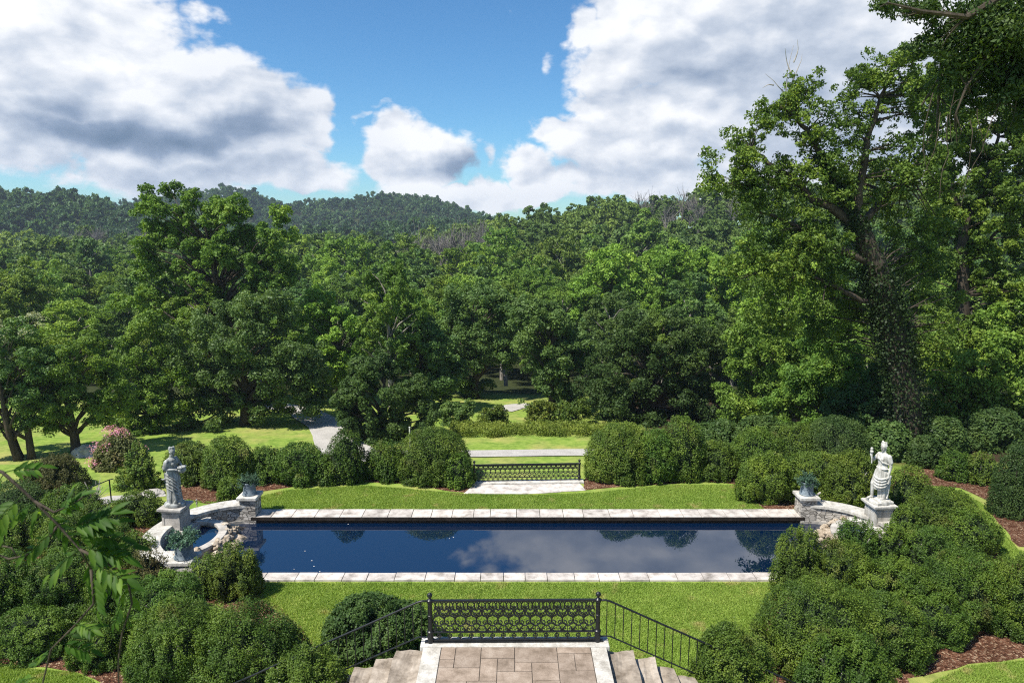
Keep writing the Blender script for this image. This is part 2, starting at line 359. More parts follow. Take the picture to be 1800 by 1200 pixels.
def gravel_mat():
    m, N, L = new_mat('pale_gravel')
    g = N.new('ShaderNodeNewGeometry'); P = g.outputs['Position']
    n = tex(N, L, P, 14, 5, .7); n2 = tex(N, L, P, 1.1, 3)
    c = ramp(N, L, n, [(.3, (.26, .245, .225)), (.6, (.45, .43, .40)), (.8, (.58, .56, .53))])
    c = mixc(N, L, .4, c, ramp(N, L, n2, [(.3, (.6, .6, .58)), (.6, (1.05, 1.05, 1.05))]), 'MULTIPLY')
    finish(N, L, c, .95, .15, n, .4, .02); return m
GRAVEL = gravel_mat()
def iron_mat():
    m, N, L = new_mat('black_painted_iron')
    g = N.new('ShaderNodeNewGeometry'); n = tex(N, L, g.outputs['Position'], 30, 4)
    finish(N, L, ramp(N, L, n, [(.3, (.004, .005, .006)), (.7, (.014, .016, .018))]), .38, .4, n, .2, .004); return m
IRON = iron_mat()
def lead_mat():
    m, N, L = new_mat('blue_grey_lead')
    g = N.new('ShaderNodeNewGeometry'); n = tex(N, L, g.outputs['Position'], 9, 5)
    finish(N, L, ramp(N, L, n, [(.3, (.07, .095, .115)), (.7, (.19, .23, .26))]), .55, .5, n, .25, .01); return m
LEAD = lead_mat()
def water_mat(name, tint, ior, rip=.006):
    m, N, L = new_mat(name)
    g = N.new('ShaderNodeNewGeometry')
    n = tex(N, L, g.outputs['Position'], 1.1, 2); p = finish(N, L, tint, .015, .5, n, .03, rip); p.inputs['IOR'].default_value = ior
    return m
WATER = water_mat('dark_pool_water', (.0008, .008, .028), 2.45)
MORTAR = None
def plain(name, c, rough=.8):
    m, N, L = new_mat(name); g = N.new('ShaderNodeNewGeometry'); n = tex(N, L, g.outputs['Position'], 20, 4)
    finish(N, L, ramp(N, L, n, [(.3, tuple(x * .8 for x in c)), (.7, tuple(x * 1.15 for x in c))]), rough, .3, n, .3, .01); return m
GREYFLAG = plain('path_joint_sand', (.22, .20, .17))
JOINT = plain('dark_joint', (.10, .085, .07))
WHITEPAINT = plain('white_paint', (.6, .6, .58), .5)

# ------------------------------------------------------------------ object helpers
def tag(o, label, cat, group=None, kind=None):
    if label: o['label'] = label
    if cat: o['category'] = cat
    if group: o['group'] = group
    if kind: o['kind'] = kind
    return o
def empty(name, loc, label, cat, group=None):
    o = bpy.data.objects.new(name, None); COL.objects.link(o); o.location = loc; o.empty_display_size = .2
    return tag(o, label, cat, group)
def mesh_np(name, V, F, mats, tone=None, mat_idx=None, smooth=False):
    """V (n,3), F (m,4) quads"""
    me = bpy.data.meshes.new(name)
    V = np.asarray(V, np.float32); F = np.asarray(F, np.int32)
    me.vertices.add(len(V)); me.vertices.foreach_set('co', V.ravel())
    k = F.shape[1]
    me.loops.add(F.size); me.loops.foreach_set('vertex_index', F.ravel())
    me.polygons.add(len(F)); me.polygons.foreach_set('loop_start', np.arange(0, F.size, k, dtype=np.int32))
    if mat_idx is not None: me.polygons.foreach_set('material_index', np.asarray(mat_idx, np.int32))
    me.update(calc_edges=True)
    if smooth: me.polygons.foreach_set('use_smooth', np.ones(len(F), bool))
    if tone is not None:
        a = me.attributes.new('tone', 'FLOAT', 'FACE'); a.data.foreach_set('value', np.asarray(tone, np.float32))
    for m in (mats if isinstance(mats, (list, tuple)) else [mats]): me.materials.append(m)
    return me
def link(name, me, parent=None, loc=None):
    o = bpy.data.objects.new(name, me); COL.objects.link(o)
    if parent is not None: o.parent = parent
    if loc is not None: o.location = loc
    return o

class MB:
    """collects shapes into one mesh"""
    def __init__(s): s.v = []; s.f = []; s.t = []; s.n = 0
    def add(s, V, F, tone=0.0):
        s.v.append(np.asarray(V, float)); 
        for f in F: s.f.append(tuple(i + s.n for i in f)); s.t.append(tone)
        s.n += len(V)
    def box(s, c, d, rz=0.0, tone=0.0, taper=1.0):
        x, y, z = d[0] / 2, d[1] / 2, d[2] / 2
        V = np.array([(sx * x * (taper if k else 1), sy * y * (taper if k else 1), (z if k else -z)) for k in (0, 1) for sx, sy in ((-1, -1), (1, -1), (1, 1), (-1, 1))])
        c_, s_ = math.cos(rz), math.sin(rz)
        V = np.stack([V[:, 0] * c_ - V[:, 1] * s_, V[:, 0] * s_ + V[:, 1] * c_, V[:, 2]], 1) + np.array(c)
        s.add(V, [(3, 2, 1, 0), (4, 5, 6, 7), (0, 1, 5, 4), (1, 2, 6, 5), (2, 3, 7, 6), (3, 0, 4, 7)], tone)
    def tube(s, pts, r, n=6, cap=True, tone=0.0, sq=1.0):
        P = [Vector(p) for p in pts]; m = len(P)
        rr = r if hasattr(r, '__len__') else [r] * m
        V = []; prev = None
        for i, p in enumerate(P):
            t = (P[min(i + 1, m - 1)] - P[max(i - 1, 0)])
            if t.length < 1e-9: t = Vector((0, 0, 1))
            t.normalize()
            if prev is None:
                a = Vector((0, 0, 1)) if abs(t.z) < .9 else Vector((1, 0, 0))
                u = t.cross(a).normalized()
            else:
                u = prev - t * prev.dot(t)
                u = u.normalized() if u.length > 1e-6 else t.orthogonal().normalized()
            prev = u; w = t.cross(u)
            for k in range(n):
                a = 2 * math.pi * k / n
                V.append(p + u * (math.cos(a) * rr[i]) + w * (math.sin(a) * rr[i] * sq))
        F = [(i * n + k, i * n + (k + 1) % n, (i + 1) * n + (k + 1) % n, (i + 1) * n + k) for i in range(m - 1) for k in range(n)]
        if cap: F += [tuple(range(n))[::-1], tuple((m - 1) * n + k for k in range(n))]
        s.add([tuple(v) for v in V], F, tone)
    def lathe(s, prof, n=24, c=(0, 0, 0), tone=0.0, sx=1, sy=1, fn=None):
        V = []
        for r, z in prof:
            for k in range(n):
                a = 2 * math.pi * k / n; q = r * (fn(a, z) if fn else 1)
                V.append((c[0] + q * math.cos(a) * sx, c[1] + q * math.sin(a) * sy, c[2] + z))
        m = len(prof)
        F = [(i * n + k, i * n + (k + 1) % n, (i + 1) * n + (k + 1) % n, (i + 1) * n + k) for i in range(m - 1) for k in range(n)]
        F += [tuple(range(n))[::-1], tuple((m - 1) * n + k for k in range(n))]
        s.add(V, F, tone)
    def prism(s, poly, z0, z1, tone=0.0):
        n = len(poly); V = [(p[0], p[1], z0) for p in poly] + [(p[0], p[1], z1) for p in poly]
        F = [tuple(range(n))[::-1], tuple(range(n, 2 * n))] + [(i, (i + 1) % n, n + (i + 1) % n, n + i) for i in range(n)]
        s.add(V, F, tone)
    def mesh(s, name, mat, smooth=False):
        me = bpy.data.meshes.new(name)
        me.from_pydata(np.concatenate(s.v).tolist() if s.v else [], [], s.f)
        a = me.attributes.new('tone', 'FLOAT', 'FACE'); a.data.foreach_set('value', np.asarray(s.t, np.float32))
        if smooth: me.polygons.foreach_set('use_smooth', np.ones(len(s.f), bool))
        me.materials.append(mat); me.update(); return me
    def build(s, name, mat, parent=None, smooth=False, bevel=0.0, loc=None):
        o = link(name, s.mesh(name, mat, smooth), parent, loc)
        if bevel:
            b = o.modifiers.new('bevel', 'BEVEL'); b.width = bevel; b.segments = 2; b.limit_method = 'ANGLE'
        return o
def roughen(o, amp, sub=2, scale=3.0, seed=0):
    """bake subdivision + noise displacement into the mesh"""
    bm = bmesh.new(); bm.from_mesh(o.data)
    bmesh.ops.triangulate(bm, faces=[f for f in bm.faces if len(f.verts) > 4])
    for _ in range(sub): bmesh.ops.subdivide_edges(bm, edges=bm.edges[:], cuts=1, use_grid_fill=True)
    from mathutils import noise
    bm.normal_update()
    for v in bm.verts:
        q = v.co * scale + Vector((seed, 0, 0))
        v.co += v.normal * (noise.fractal(q, 1.0, 2.0, 3) * amp)
    bm.to_mesh(o.data); bm.free()

# ------------------------------------------------------------------ foliage
def rand_dirs(n, r, up=0.0):
    d = r.normal(size=(n, 3)); d /= np.linalg.norm(d, axis=1)[:, None]
    if up: d[:, 2] += up; d /= np.linalg.norm(d, axis=1)[:, None]
    return d
def leaf_quads(P, Nn, size, r, jitter=.7, aspect=1.7, fold=.18, droop=0.0):
    n = len(P)
    N_ = Nn + r.normal(size=(n, 3)) * jitter; N_ /= np.linalg.norm(N_, axis=1)[:, None]
    t = r.normal(size=(n, 3)); t[:, 2] -= droop
    t -= N_ * np.sum(t * N_, 1)[:, None]; t /= np.linalg.norm(t, axis=1)[:, None] + 1e-9
    b = np.cross(N_, t)
    L_ = (size * r.uniform(.65, 1.35, n))[:, None]; Wd = L_ / aspect
    V = np.empty((n, 4, 3))
    V[:, 0] = P - t * L_ * .5; V[:, 2] = P + t * L_ * .5
    V[:, 1] = P + b * Wd * .5 - N_ * L_ * fold; V[:, 3] = P - b * Wd * .5 - N_ * L_ * fold
    return V.reshape(-1, 3)
def clump_leaves(C, n, size, r, flat=.85, cull=True, bottom=.35, jitter=.7, aspect=1.7, inner=.12, droop=0.0, clump_tone=.5):
    """C (m,4) x,y,z,r clumps -> leaf verts, tones"""
    C = np.asarray(C, float); w = C[:, 3] ** 2; w /= w.sum()
    idx = r.choice(len(C), n, p=w)
    d = rand_dirs(n, r); low = d[:, 2] < -.2
    flip = low & (r.random(n) > bottom); d[flip, 2] *= -1
    rad = C[idx, 3] * np.where(r.random(n) < inner, r.uniform(.3, .75, n), 1 - .32 * r.random(n) ** 1.6 + .10 * r.random(n))
    P = C[idx, :3] + d * rad[:, None] * np.array([1, 1, flat])
    tone = r.random(n) * .55 + r.random(len(C))[idx] * clump_tone
    if cull:
        keep = np.ones(n, bool)
        from_ = C
        for k in range(0, n, 20000):
            sl = slice(k, k + 20000)
            q = (P[sl, None, :] - from_[None, :, :3]) / np.array([1, 1, flat]); dd = np.einsum('ijk,ijk->ij', q, q)
            ins = dd < (from_[None, :, 3] * .72) ** 2
            ins[np.arange(ins.shape[0]), idx[sl]] = False
            keep[sl] = ~ins.any(1)
        P, d, tone = P[keep], d[keep], tone[keep]
    return leaf_quads(P, d, size, r, jitter, aspect, droop=droop), tone
def sprays(C, k, r, spread=.72, small=(.30, .52)):
    """break every clump into smaller tufts"""
    out = []
    for c in C:
        d = rand_dirs(k, r, .15); q = r.uniform(.45, 1.15, (k, 1)) * c[3] * spread
        out.append(np.concatenate([c[:3] + d * q, (r.uniform(*small, (k, 1)) * c[3])], 1))
    return np.concatenate(out)
def leaf_mesh(name, V, tone, mat):
    F = np.arange(len(V), dtype=np.int32).reshape(-1, 4)
    return mesh_np(name, V, F, mat, tone)
def ell_clumps(ells, n, rc, r, bottom=.5, shell=(.62, 1.0)):
    """clumps spread through the outer part of a union of ellipsoids (cx,cy,cz,rx,ry,rz)"""
    E = np.array(ells, float); vol = E[:, 3] * E[:, 5] + E[:, 4] * E[:, 5] * .5; out = []
    for _ in range(n * 6):
        if len(out) >= n: break
        e = E[r.choice(len(E), p=vol / vol.sum())]
        d = rand_dirs(1, r)[0]
        if d[2] < -.3 and r.random() > bottom: d[2] *= -1
        s = r.uniform(*shell); p = e[:3] + d * e[3:6] * s
        q = (p - E[:, :3]) / E[:, 3:6]
        if (np.sum(q * q, 1) < .42 ** 2).any(): continue
        rr = r.uniform(*rc)
        if out and np.min(np.linalg.norm(np.array(out)[:, :3] - p, axis=1)) < rr * .62: continue
        out.append((*p, rr))
    return np.array(out)
def limb(mb, a, b, r0, r1, r, sag=.12, seg=5, n=6):
    a, b = Vector(a), Vector(b); L_ = (b - a).length; pts = []; rad = []
    side = Vector(r.normal(size=3)) * L_ * .06
    for i in range(seg + 1):
        t = i / seg
        p = a.lerp(b, t) + side * math.sin(t * math.pi) + Vector((0, 0, L_ * sag * math.sin(t * math.pi) * (1 if sag > 0 else 1)))
        p += Vector(r.normal(size=3)) * L_ * .012 * (0 < i < seg)
        pts.append(p); rad.append(r0 + (r1 - r0) * t ** .8)
    mb.tube(pts, rad, n)
    return pts

def hero_tree(name, label, base, ells, mat, nclump=45, rc=(.8, 1.4), nleaf=26000, leaf=.2, trunk_r=.28, seed=1, cat='tree', group=None,
              stems=1, bark=BARK, lean=(0, 0), fork=.3, limbs=.55, bottom=.5, extra=None, jitter=.7, aspect=1.7, shell=(.62, 1.0)):
    r = np.random.default_rng(seed)
    root = empty(name, base, label, cat, group)
    B = np.array(base)
    E = [(e[0] - B[0], e[1] - B[1], e[2] - B[2], *e[3:]) for e in ells]
    C = ell_clumps(E, nclump, rc, r, bottom, shell)
    V, t = clump_leaves(sprays(C, 9, r), nleaf, leaf, r, jitter=jitter, aspect=aspect, cull=False, inner=.2, clump_tone=.35)
    link('crown', leaf_mesh('crown', V, t, LM[mat]), root)
    mb = MB(); E = np.array(E); cz = E[:, 2].mean(); top = (E[:, 2] + E[:, 5] * .5).max(); cx, cy = (E[:, 0] * E[:, 3]).sum() / E[:, 3].sum(), E[:, 1].mean()
    lo = (E[:, 2] - E[:, 5]).min()
    tips = []
    for s in range(stems):
        off = Vector((0, 0, 0)) if stems == 1 else Vector((math.cos(s * 2.4) * trunk_r * 1.3, math.sin(s * 2.4) * trunk_r, 0))
        p0 = off + Vector((0, 0, -.3)); p3 = Vector((cx + lean[0], cy, top * .86)) + off * 3
        pts, rad = [], []
        for i in range(10):
            q = i / 9
            p = p0.lerp(p3, q); p.x += math.sin(q * 5 + seed + s) * trunk_r * .7 * q; p.y += math.cos(q * 4 + seed) * trunk_r * .5 * q
            x_mix = 1 - (1 - q) ** 1.0
            pts.append(p); rad.append(trunk_r / (stems ** .5) * (1.35 if i == 0 else 1) * (1 - q * .85) + .015)
        mb.tube(pts, rad, 9); tips.append((pts, rad))
    for c in C:
        if r.random() > limbs: continue
        pts, rad = tips[r.integers(len(tips))]
        zt = max(lo * .6, c[2] - math.hypot(c[0] - cx, c[1] - cy) * .75 - .5)
        k = min(range(len(pts)), key=lambda i: abs(pts[i].z - zt)); k = max(2, min(k, 8))
        limb(mb, pts[k], (c[0], c[1], c[2]), max(.03, rad[k] * .5), .02, r, .10)
    mb.build('trunk', bark, root, smooth=True)
    return root, C

def E_px(lst, D, depth=.85, dy=0):
    """ellipses given as seen (cx,cy,rx,ry[,dD]) at distance D -> world ellipsoids"""
    out = []
    for e in lst:
        d = D + (e[4] if len(e) > 4 else 0)
        c = at(e[0], e[1], d); k = 1200.0 / (d * CT + (H - c.z) * ST)
        rx, rz = e[2] / k, e[3] / k
        out.append((c.x, c.y, c.z, rx, (rx + rz) / 2 * depth, rz))
    return out

# ------------------------------------------------------------------ ground
PX0, PX1 = -8.25, 9.25            # straight part of the pool
Y0, Y1 = G(900, 1010).y, G(900, 910).y
YC = (Y0 + Y1) / 2; AR = (Y1 - Y0) / 2 + .24
LCX, RCX = PX0 + .1, PX1 - .1
def in_pool(x, y):
    r1 = (x > PX0 - .3) & (x < PX1 + .3) & (y > Y0 - .02) & (y < Y1 + .02)
    l = (x <= PX0) & ((x - LCX) ** 2 + (y - YC) ** 2 < (AR - .1) ** 2) & (abs(y - YC) < 2.3)
    r2 = (x >= PX1) & ((x - RCX) ** 2 + (y - YC) ** 2 < (AR - .1) ** 2)
    return r1 | l | r2
def axis(parts):
    a = []
    for s, e_, st in parts: a.append(np.arange(s, e_, st))
    return np.concatenate(a + [[parts[-1][1]]])
gx = axis([(-1300, -400, 60), (-400, -100, 10), (-100, -40, 3), (-40, -14, 1), (-14, -11.2, .4), (-11.2, PX0 - .3, .12), (PX0 - .3, PX1 + .3, .5), (PX1 + .3, 12.6, .12), (12.6, 40, 1), (40, 100, 3), (100, 400, 10), (400, 1300, 60)])
gy = axis([(-60, 0, 12), (0, 14, 1), (14, Y0 - .02 - .0, .25), (Y0 - .02, Y1 + .02, .12), (Y1 + .02, 24, .3), (24, 34, .4), (34, 60, 1), (60, 160, 3), (160, 900, 8), (900, 1500, 60)])
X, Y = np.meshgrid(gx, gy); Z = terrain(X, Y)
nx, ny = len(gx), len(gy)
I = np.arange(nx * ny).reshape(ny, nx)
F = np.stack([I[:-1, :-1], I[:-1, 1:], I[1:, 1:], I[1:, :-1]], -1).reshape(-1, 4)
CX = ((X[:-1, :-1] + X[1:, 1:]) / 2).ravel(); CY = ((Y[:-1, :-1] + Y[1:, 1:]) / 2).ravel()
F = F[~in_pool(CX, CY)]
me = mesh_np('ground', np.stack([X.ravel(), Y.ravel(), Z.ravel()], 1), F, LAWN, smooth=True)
tag(link('ground', me), None, None, kind='structure')

# mulch beds, as irregular sheets a little above the lawn
def sheet(name, poly_px, mat, z=.006, h=None, kind='structure', sub=.35, wob=.10, world_pts=None, follow=False):
    P = world_pts if world_pts is not None else [G(a, b) for a, b in poly_px]
    P = [Vector((p[0], p[1], 0)) for p in P]; Q = []
    from mathutils import noise
    for i, p in enumerate(P):
        q = P[(i + 1) % len(P)]; n = max(1, int((q - p).length / sub))
        for k in range(n):
            w = p.lerp(q, k / n); w += Vector((noise.noise(w * 1.9), noise.noise(w * 1.9 + Vector((9, 3, 0))), 0)) * wob; Q.append(w)
    bm = bmesh.new(); vs = [bm.verts.new((q.x, q.y, z)) for q in Q]; f = bm.faces.new(vs)
    if f.normal.z < 0: bmesh.ops.reverse_faces(bm, faces=[f])
    bm.normal_update()
    if bm.faces[:][0].normal.z < 0: bmesh.ops.reverse_faces(bm, faces=bm.faces[:])
    bmesh.ops.triangulate(bm, faces=bm.faces[:])
    me_ = bpy.data.meshes.new(name); bm.to_mesh(me_); bm.free(); me_.materials.append(mat)
    o = link(name, me_); tag(o, None, None, kind=kind); return o
sheet('mulch_bed', [(-500, 1168), (0, 1166), (140, 1182), (215, 1215), (260, 1300), (640, 1300), (580, 1160), (500, 1075), (462, 1046), (440, 1010), (300, 1004), (255, 960), (275, 905), (100, 895), (-500, 900)], MULCH)
sheet('mulch_bed', [(1372, 1024), (1330, 1100), (1255, 1150), (1215, 1300), (1640, 1300), (1600, 1196), (1700, 1166), (1850, 1152), (2300, 1140), (2300, 1000), (1765, 985), (1740, 930), (1620, 868), (1588, 868), (1578, 925), (1560, 1010)], MULCH)
sheet('mulch_bed', [(455, 864), (560, 849), (640, 846), (720, 850), (795, 864), (828, 866), (830, 845), (500, 838), (330, 845), (300, 872), (330, 880), (420, 892)], MULCH)
sheet('mulch_bed', [(1022, 862), (1080, 856), (1180, 850), (1240, 846), (1290, 850), (1300, 880), (1345, 897), (1385, 902), (1400, 885), (1500, 880), (1590, 850), (1500, 820), (1030, 838)], MULCH)
sheet('mulch_bed', [(1790, 960), (1745, 905), (1735, 880), (1690, 858), (1600, 850), (1580, 825), (2300, 815), (2300, 980)], MULCH)
# paved landing before the far gate and the little path on the left
sheet('stone_landing', [(815, 868), (835, 850), (1016, 846), (1030, 862), (940, 868)], COPE, z=.012, wob=.04)
sheet('stone_path', [(70, 905), (130, 886), (190, 872), (290, 866), (292, 872), (215, 880), (150, 893), (100, 910)], GRAVEL, z=.012, wob=.05)
# grass edge in the bottom left corner stays lawn
def ribbon(name, pts_px, half, mat, lift=.05, y0=27):
    P = [ray_ground(a, b, y0) for a, b in pts_px]; V = []; n = len(P)
    dense = []
    for i in range(n - 1):
        for k in range(8): dense.append(P[i].lerp(P[i + 1], k / 8))
    dense.append(P[-1]); m = len(dense)
    hs = np.interp(np.linspace(0, 1, m), np.linspace(0, 1, len(half)), half)
    for i, p in enumerate(dense):
        t = (dense[min(i + 1, m - 1)] - dense[max(i - 1, 0)]); t.z = 0; t.normalize(); s = Vector((-t.y, t.x, 0))
        for q in (-1, -.5, 0, .5, 1):
            w = p + s * hs[i] * q; V.append((w.x, w.y, tz(w.x, w.y) + lift))
    F_ = [(i * 5 + k, i * 5 + k + 1, (i + 1) * 5 + k + 1, (i + 1) * 5 + k) for i in range(m - 1) for k in range(4)]
    tag(link(name, mesh_np(name, V, F_, mat)), None, None, kind='structure')
ribbon('gravel_path', [(560, 801), (700, 799), (850, 798), (950, 797), (1040, 796), (1200, 797), (1330, 800)], [.75], GRAVEL)
ribbon('gravel_path', [(640, 812), (600, 785), (592, 765), (578, 748), (552, 735), (535, 724), (500, 716), (440, 712)], [1.4, 1.5, 1.3, 1.2, 1.2], GRAVEL)
ribbon('gravel_path', [(880, 722), (905, 715), (935, 713)], [1.0], GRAVEL, y0=36)

# ------------------------------------------------------------------ pool
def arc_pts(cx, sgn, rad, a0=-1.35, a1=1.35, n=28):
    return [(cx + sgn * rad * math.cos(a), YC + rad * math.sin(a)) for a in np.linspace(a0, a1, n)]
WZ = -.17
poly = [(PX0, Y0)] + [(PX1, Y0)] + arc_pts(RCX, 1, AR + .1, -1.45, 1.45) + [(PX1, Y1), (PX0, Y1)] + arc_pts(LCX, -1, AR + .1, 1.45, -1.45)[::1]
def ngon(name, poly, z, mat):
    bm = bmesh.new(); f = bm.faces.new([bm.verts.new((p[0], p[1], z)) for p in poly]); bm.normal_update()
    if f.normal.z < 0: bmesh.ops.reverse_faces(bm, faces=[f])
    me_ = bpy.data.meshes.new(name); bm.to_mesh(me_); bm.free(); me_.materials.append(mat); return link(name, me_)
tag(ngon('pool_water', poly, WZ, WATER), None, None, kind='structure')
mb = MB()
mb.box(((PX0 + PX1) / 2, Y1 + .14, -.38), (PX1 - PX0 + .5, .24, .74)); mb.box(((PX0 + PX1) / 2, Y0 - .14, -.38), (PX1 - PX0 + .5, .24, .74))
mb.box(((PX0 + PX1) / 2, Y1 - .040, -.014), (PX1 - PX0 - .1, .010, .10))
tag(mb.build('pool_wall', SLIME), 'dark water-stained masonry sides of the long pool under the coping', 'pool wall')

def coping(y0, y1, label, seed, x0, x1):
    mb = MB(); x = x0; r = np.random.default_rng(seed)
    while x < x1 - .05:
        w = min(r.uniform(.5, .85), x1 - x)
        if x1 - (x + w) < .25: w = x1 - x
        mb.box((x + w / 2, (y0 + y1) / 2 + r.normal() * .002, .005 + r.normal() * .003), (w - .016, y1 - y0 + r.normal() * .002, .10), tone=.05 + r.random() * .95)
        x += w
    tag(mb.build('pool_coping', COPE, bevel=.008), label, 'coping')
YN0 = G(900, 1022).y; YF1 = G(900, 897).y
coping(YN0, Y0 + .03, 'pale stone slab coping along the near edge of the pool', 3, PX0 + .0, PX1 + .0)
coping(Y1 - .03, YF1, 'pale stone slab coping along the far edge of the pool, dark stain beneath', 5, PX0 - .1, PX1 + .1)

# curved end walls, piers, planters, basins
def curved_wall(cx, sgn, label, nearpart=True):
    root = empty('curved_wall', (cx + sgn * AR, YC, 0), label, 'wall')
    O = Vector(root.location)
    def ring(r0, r1, z0, z1, name, mat, a0, a1, n=36, bev=0):
        mb = MB(); A = np.linspace(a0, a1, n); V = []
        for a in A:
            for rr, z in ((r0, z0), (r1, z0), (r1, z1), (r0, z1)):
                V.append((cx + sgn * rr * math.cos(a) - O.x, YC + rr * math.sin(a) - O.y, z))
        F_ = [(i * 4 + k, i * 4 + (k + 1) % 4, (i + 1) * 4 + (k + 1) % 4, (i + 1) * 4 + k) for i in range(n - 1) for k in range(4)] + [(0, 1, 2, 3), tuple((n - 1) * 4 + k for k in (3, 2, 1, 0))]
        mb.add(V, F_); return mb.build(name, mat, root, bevel=bev)
    a1 = math.pi / 2
    a0 = -a1 if sgn < 0 else -.30
    w = ring(AR - .22, AR + .22, -.7, .34, 'wall_body', RUBBLE, a0, a1)
    ring(AR - .27, AR + .27, .342, .44, 'wall_cap', LIMEW, a0, a1, bev=.01)
    ring(AR - .26, AR - .222, -.25, -.08, 'wall_footing', LIME, a0, a1)
    return root
WL = curved_wall(LCX, -1, 'curved rubble stone wall with pale cap round the basin at the left end of the pool')
WR = curved_wall(RCX, 1, 'curved rubble stone wall with pale cap round the basin at the right end of the pool')
def pier(x, y, label, cap=.70):
    root = empty('stone_pier', (x, y, -.5), label, 'pier', 'stone piers at the pool corners')
    m = MB(); m.box((0, 0, (cap + .5 - .1) / 2), (.48, .52, cap + .5 - .1)); m.build('pier_body', RUBBLE, root)
    m = MB(); m.box((0, 0, cap + .5 - .05), (.62, .66, .098)); m.build('pier_cap', LIMEW, root, bevel=.012)
    return root
def planter(x, y, z, label, s=1.0, seed=0, flat=.55):
    root = empty('planter', (x, y, z), label, 'planter', 'lead planters on the pool piers')
    m = MB()
    m.lathe([(.01, 0), (.255, 0), (.262, .03), (.25, .05), (.232, .07), (.215, .30), (.212, .42), (.228, .43), (.232, .46), (.222, .475), (.19, .475), (.18, .42), (.01, .42)], 28)
    o = m.build('pot', LEAD, root, smooth=True); o.scale = (s, s, s)
    e_ = o.modifiers.new('es', 'EDGE_SPLIT'); e_.split_angle = R(40)
    r = np.random.default_rng(seed); V = []; T = []; n = 90
    mb = MB()
    P = []; Dn = []
    for i in range(n):      # feathery shoots
        a = r.uniform(0, 6.283); L_ = r.uniform(.22, .48) * s; up = r.uniform(.05, .9)
        d = np.array([math.cos(a) * (1 - up * .5), math.sin(a) * (1 - up * .5), up * .75]); d /= np.linalg.norm(d)
        for k in range(46):
            t = r.random() ** .7
            p = np.array([0, 0, .44 * s]) + d * L_ * t; p[2] -= (t ** 2) * L_ * .22 * (1 - up)
            P.append(p + r.normal(size=3) * .02 * (.3 + t)); Dn.append(rand_dirs(1, r)[0] * .7 + np.array([0, 0, .5]))
    Vq = leaf_quads(np.array(P), np.array(Dn), .055, r, .8, 2.6)
    link('foliage', leaf_mesh('foliage', Vq, r.random(len(P)), LM['juniper']), root)
    return root
xL, xR = G(446, 900).x, G(1410, 900).x
yfar = Y1 + .22; ynear = Y0 - .18
pier(xL, yfar, 'square rubble pier with pale cap at the far left corner of the pool')
pier(xR, yfar, 'square rubble pier with pale cap at the far right corner of the pool')
XLN = at(318, 985, G(318, 985, .6).y).x
pier(XLN, ynear, 'square stone pier at the near left corner of the pool, behind the loose boxwood', cap=.6)
planter(xL, yfar, .70, 'blue-grey lead pot of juniper on the far left pier of the pool', .86, 3)
planter(xR, yfar, .70, 'blue-grey lead pot of juniper on the far right pier of the pool', .86, 4)
planter(XLN, ynear, .60, 'larger blue-grey lead pot of juniper at the near left corner of the pool', 1.0, 5)

